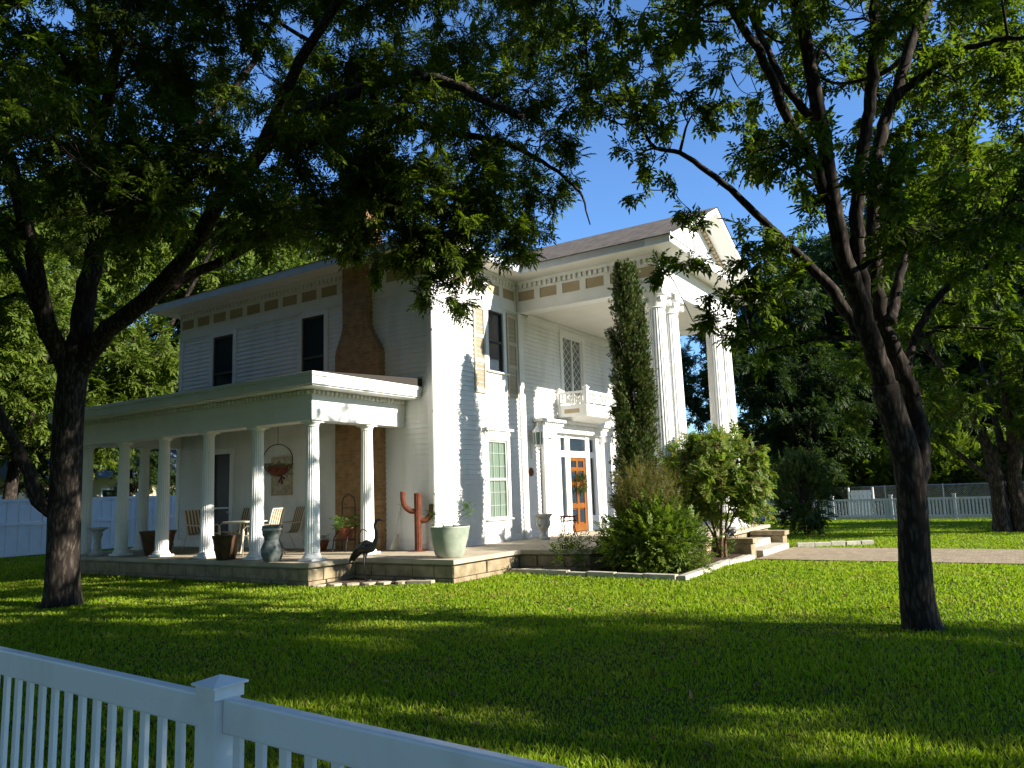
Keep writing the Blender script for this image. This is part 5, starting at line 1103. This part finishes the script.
# unseen: right trees shadow the lawn, left and rear ones added to block skylight
GS = 'street side shade trees'
sa = broadleaf('large shade tree on the street side lawn, nearest the forked pecan', (-6.6, -23.8, 0), 13.5, 4.8, M['pecan_leaf'], 51, GS, n=72, per=58, h0=.22)
for x, y, rz, sc, lab in ((-13.8, -22.5, 2.0, 1.05, 'large shade tree on the street side, nearest the end of the picket fence'),
        (-20.5, -20, 4.0, 1.3, 'unseen large shade tree added across the street from the picket fence'),
        (-11.8, 14.5, 1.0, 1.25, 'unseen large shade tree added between the big pecan and the privacy fence'),
        (-17, 6.5, 2.5, 1.45, 'unseen large shade tree added across the lawn, facing the side porch'),
        (-20, -4, 3.3, 1.5, 'unseen large shade tree added along the street, between the picket fence and the side lawn'),
        (-26, 13, 4.1, 1.6, 'unseen tall shade tree added in the second row, facing the side porch'),
        (-4.2, -31, 5.1, 1.25, 'tall shade tree in the second row, behind the one nearest the forked pecan'),
        (-29, -11, 0.4, 1.6, 'unseen tall shade tree added in the second row, facing the picket fence'),
        (-19, 24, 0.9, 1.5, 'unseen tall shade tree added at the far end of the privacy fence')):
    place(sa, lab, (x, y, 0), rz, sc, GS)

place(sa, 'shade tree on the street side lawn across the brick walk, nearest the twin trunk tree', (20, -21.5, -.1), 0.7, .95, GS)

# shrubs beyond the far fence
def shrub(label, loc, h, r, mat, seed, n=900, name='shrub', tmpl=None, s=1.0, group=None, stems=6, top_mat=None, pointed=False):
    g = np.random.default_rng(seed); t = thing(name, label, 'shrub', loc, 0, group); mb = MB(); P = []; D = []
    for k in range(stems):
        a = g.uniform(0, 6.283); q = r*.55*g.random()
        mb.tube([(0.06*math.cos(a), .06*math.sin(a), -.05), (q*.5*math.cos(a), q*.5*math.sin(a), h*.4), (q*math.cos(a), q*math.sin(a), h*.85)], [.022, .016, .006], 5)
    K = max(8, n//30)
    for k in range(K):
        a = g.uniform(0, 6.283); u = g.random(); z = h*(.08+.86*u); w = r*math.sqrt(max(.06, 1-(2*u-.85)**2)); q = w*g.random()**.35
        c = np.array([q*math.cos(a), q*math.sin(a), z]); rr = .22*r+.08
        m_ = n//K
        pp = c+g.normal(0, rr*.6, (m_, 3)); P.append(pp); D.append((pp-np.array([0, 0, h*.3]))/r+g.normal(0, .5, (m_, 3)))
        mb.tube([(c*.25), c*.7, c], [.012, .008, .004], 4)
    P = np.concatenate(P); D = np.concatenate(D); P[:, 2] = np.abs(P[:, 2])+.03
    mb.build('stem', M['bark'], t); scatter('foliage', P, D, tmpl or SIMPLE, s*g.uniform(.7, 1.25, len(P)), mat, t, g=g); return t
HS = 'sunlit shrubs beyond the far fence'
BS = simple_cluster(6, .16, .05, .3)
hs = shrub('yellow green shrub beyond the far fence beside the white gate', (29, -3.9, -.1), 3.6, 1.9, M['yellow_leaf'], 61, 2300, 'garden_shrub', BS, 1.0, HS)
for x, y, sc, rz, lab in [(28.8, -1.6, .85, 1, 'yellow green shrub beyond the far fence nearest the crape myrtle'), (29.6, -5.9, .9, 2, 'low yellow green shrub behind the chain link fence, next to the white gate'),
        (29.2, -8.2, 1.0, 3, 'yellow green shrub behind the chain link fence, just past the forked trunk'), (30, -10.4, .95, 4, 'rounded yellow green shrub just before the twin trunk tree along the fence'),
        (29.4, -12.8, 1.05, 5, 'yellow green shrub directly behind the twin trunk tree')]:
    place(hs, lab, (x, y, -.1), rz, sc, HS)
# dark evergreen right of the portico
shrub('dark leafy evergreen by the steps, behind the crape myrtle', (13.2, -4.7, -.1), 2.4, .75, M['dark_leaf'], 66, 1700, 'dark_shrub', simple_cluster(6, .09, .03, .18), 1.0)
# italian cypress
cy = thing('italian_cypress', 'tall narrow italian cypress beside the portico', 'tree', (2.1, -3.80, 0)); g = np.random.default_rng(71)
H = 6.5; P = []; D = []; mb = MB(); mb.tube([(0, 0, -.1), (.01, 0, 2), (0, .01, 4.2), (-.1, 0, 6.0)], [.09, .07, .045, .01], 10)
def cyp_r(z):
    t = z/H; return .45*min(1, (t/.10)**.6)*(1-.30*max(0, t-.35)/.65)*(1 if t < .80 else max(.12, 1-((t-.80)/.20)**1.6*.85))
for k in range(360):
    z0 = H*(.03+.9*g.random()); a = g.uniform(0, 6.283); L = g.uniform(.45, .8)
    lobe = 1+.10*math.sin(3*a+z0*1.9)+.07*math.sin(5*a-z0*3.3)
    r0 = cyp_r(z0)*.5*lobe; r1 = cyp_r(min(H, z0+L*.7))*lobe*g.uniform(.9, 1.06)
    p0 = np.array([r0*math.cos(a), r0*math.sin(a), z0]); p1 = np.array([r1*math.cos(a), r1*math.sin(a), min(H, z0+L)])
    mb.tube([p0*(.3, .3, 1), p0, p1], [.012, .009, .004], 4)
    m_ = 84; t = g.random(m_)[:, None]; pp = p0*(1-t)+p1*t+g.normal(0, .045, (m_, 3)); P.append(pp)
    D.append((p1-p0)/L+g.normal(0, .28, (m_, 3))+np.array([math.cos(a), math.sin(a), 0])*.35)
for sx, hh in ((-.17, 6.5), (.12, 6.38)):                    # two tips
    m_ = 700; t = g.random(m_); z = hh-1.1*t; rr = .02+.15*t
    a = g.uniform(0, 6.283, m_); q = rr*np.sqrt(g.random(m_)); s_ = np.array([.53, -.85, 0])*(sx)
    P.append(np.stack([q*np.cos(a)+s_[0], q*np.sin(a)+s_[1], z], 1)); D.append(np.stack([np.cos(a)*.4, np.sin(a)*.4, np.ones(m_)], 1)+g.normal(0, .2, (m_, 3)))
P = np.concatenate(P); D = np.concatenate(D)
mb.build('trunk', M['bark'], cy, smooth='all')
SPR = template([((0, 0, 0), (1, .0), .10, .010, 0), ((.02, 0, 0), (.85, .5), .07, .009, -.1), ((.02, 0, 0), (.85, -.5), .07, .009, -.1), ((.05, 0, 0), (.9, .35), .06, .008, .1), ((.05, 0, 0), (.9, -.35), .06, .008, .1)])
scatter('crown', P, D, SPR, g.uniform(.55, .95, len(P)), M['cypress_leaf'], cy, g=g)

# bushes in the bed under the cypress
bb_ = shrub('broad green bush at the foot of the cypress, behind the pale bed edging', (1.2, -4.5, 0), 1.05, .80, M['shrub_leaf'], 81, 3600, 'flowering_bush', simple_cluster(6, .075, .024, .15), 1.0, stems=10)
bz = thing('bronze_bush', 'wispy bush with bronze new shoots rising round the cypress trunk', 'shrub', (1.55, -4.2, 0)); g = np.random.default_rng(83); P = []; D = []; mb = MB()
for k in range(250):
    a = g.uniform(0, 6.283); q = .92*g.random()**.6; h_ = 1.15+1.0*g.random()*(1-.45*q)
    e = np.array([q*math.cos(a)*1.0, q*math.sin(a)*.8, h_]); b0 = e*(.45, .45, .3); mb.tube([e*(.15, .15, 0), b0, e], [.008, .006, .002], 4)
    m_ = 24; t = (.35+.65*g.random(m_))[:, None]; P.append(b0*(1-t)+e*t+g.normal(0, .03, (m_, 3))); D.append(g.normal(0, .7, (m_, 3))+(math.cos(a)*.4, math.sin(a)*.4, .7))
bz.scale = (1, 1, 1.1); mb.build('stem', M['bark2'], bz); scatter('foliage', np.concatenate(P), np.concatenate(D), simple_cluster(5, .04, .008, .09), g.uniform(.7, 1.2, 250*24), M['reddish_leaf'], bz, g=g)
shrub('small leafy sprig at the patio edge beside the broad bush', (.75, -2.75, 0), .62, .42, M['shrub_leaf'], 85, 260, 'low_shrub', simple_cluster(5, .06, .016, .14), 1.0, stems=5)
shrub('low grey green ground plants near the corner of the bed edging', (1.0, -5.12, 0), .34, .5, M['shrub_leaf'], 86, 420, 'low_shrub', simple_cluster(5, .04, .01, .1), 1.0, stems=4)

# crape myrtle
cm = thing('crape_myrtle', 'small multi-stem crape myrtle with fresh leaves in front of the portico columns', 'tree', (4.05, -4.85, -.05)); g = np.random.default_rng(91)
cl_ = []; CL = []
for k in range(7):
    a = k*.9; s_ = .25+.5*g.random(); CL.append((.035, .012, [(.10*math.cos(a), .10*math.sin(a), -.05), (.14*math.cos(a), .14*math.sin(a), .5), (s_*.6*math.cos(a), s_*.6*math.sin(a), 1.0), (s_*1.5*math.cos(a), s_*1.5*math.sin(a), 1.75)]))
for k in range(80):
    a = g.uniform(0, 6.283); u = g.random(); z = 1.0+1.75*u; w = 1.2*math.sqrt(max(.06, 1-(1.75*u-.75)**2)); q = w*g.random()**.5
    cl_.append((q*math.cos(a), q*math.sin(a), z, g.uniform(.26, .48), 1.0))
grow_tree(cm, CL, cl_, M['myrtle_leaf'], M['bark2'], per_lobe=430, tmpl=simple_cluster(7, .075, .027, .19), seed=92, leaf_s=1.0, twig_leaves=7, flare=1.0)
foliage('basal_shoots', cm, (.1, -.1, .03), (.18, .18, .4), 50, M['pot_leaf'], seed=9, s=.9)

# ------------------------------------------------------------ grass
def grass():
    g = np.random.default_rng(5); n = 900000
    r = 1.7+ (46-1.7)*g.random(n)**1.25; th = yaw + g.uniform(-1.0, 1.0, n)
    x = -13.0+r*np.cos(th); y = -10.45+r*np.sin(th)
    ok = np.ones(n, bool)
    def inside(poly):
        c = np.zeros(len(x), bool); k = len(poly)
        for i in range(k):
            (x0, y0), (x1, y1) = poly[i], poly[(i+1) % k]
            with np.errstate(divide='ignore', invalid='ignore'):
                c ^= ((y0 > y) != (y1 > y)) & (x < (x1-x0)*(y-y0)/(y1-y0)+x0)
        return c
    x_, y_ = x, y; x = x+g.normal(0, .05, n); y = y+g.normal(0, .02, n)
    for poly in (inset(PATIO, -.04), [(-.34, -5.62), (4.9, -5.4), (4.9, -4), (.5, -2), (-.1, -1.9)], [(4.52, -5.4), (7.95, -5.4), (7.95, -70), (4.52, -70)], [(-3.0, .6), (-2.9, .2), (-2.1, -1.3), (-1.8, -1.4), (-1.8, .6)], [(4.8, -4), (8.3, -4), (8.3, -5.6), (4.8, -5.6)]):
        ok &= ~inside(poly)
    x, y = x_, y_
    ok &= np.hypot(x+6.21, y-2.92) > .42; ok &= np.hypot(x+3.51, y+9.48) > .28; ok &= x < 23
    ok &= (np.abs(x+11.04) > .05) | (g.random(n) > .5)
    x, y, r = x[ok], y[ok], r[ok]; n = len(x)
    pn = np.sin(x*1.7+np.sin(y*.9)*1.3)*np.sin(y*1.3+np.cos(x*1.1))
    h = (.033+.012*pn)*g.uniform(.5, 1.5, n); w = np.clip(.0010*r, .0022, .016)*g.uniform(.7, 1.3, n)
    a = g.uniform(0, 6.283, n); le = h*g.uniform(.1, .9, n); la = g.uniform(0, 6.283, n)
    z = ground_z(x, y)
    V = np.empty((n, 4, 3)); ca, sa_ = np.cos(a), np.sin(a)
    V[:, 0] = np.stack([x-w*ca, y-w*sa_, z-.004], 1); V[:, 1] = np.stack([x+w*ca, y+w*sa_, z-.004], 1)
    V[:, 2] = np.stack([x+le*.45*np.cos(la)+w*.6*ca, y+le*.45*np.sin(la)+w*.6*sa_, z+h*.62], 1)
    V[:, 3] = np.stack([x+le*np.cos(la), y+le*np.sin(la), z+h], 1)
    F = np.array([[0, 1, 2], [0, 2, 3]])[None]+(np.arange(n)*4)[:, None, None]
    o = tri_mesh('grass', V.reshape(-1, 3), F.reshape(-1, 3), M['grass']); tag(o, kind='stuff')
grass()

def litter():
    g = np.random.default_rng(17); P = []
    for cx_, cy_, n, sd in ((-6.2, 2.9, 260, 2.6), (-3.5, -9.5, 300, 2.4), (-7, -5, 420, 3.4), (0, -4, 120, 3), (14.6, -10, 200, 3)):
        P.append(np.stack([g.normal(cx_, sd, n), g.normal(cy_, sd, n)], 1))
    P = np.concatenate(P); x, y = P[:, 0], P[:, 1]; ok = (y < 17) & (x > -12.5) & ~((x > -3.2) & (y > -2.1)) & ~((x > -.5) & (y > -5.7) & (x < 10))
    P = np.stack([x, y, ground_z(x, y)+.03], 1)[ok]; n = len(P)
    D = np.stack([g.normal(0, 1, n), g.normal(0, 1, n), g.normal(0, .15, n)], 1)
    o = scatter('fallen_leaves', P, D, template([((0, 0, 0), (1, .05), .075, .017, .2)]), g.uniform(.7, 1.3, n), M['dry_leaf'], g=g); tag(o, kind='stuff')
litter()
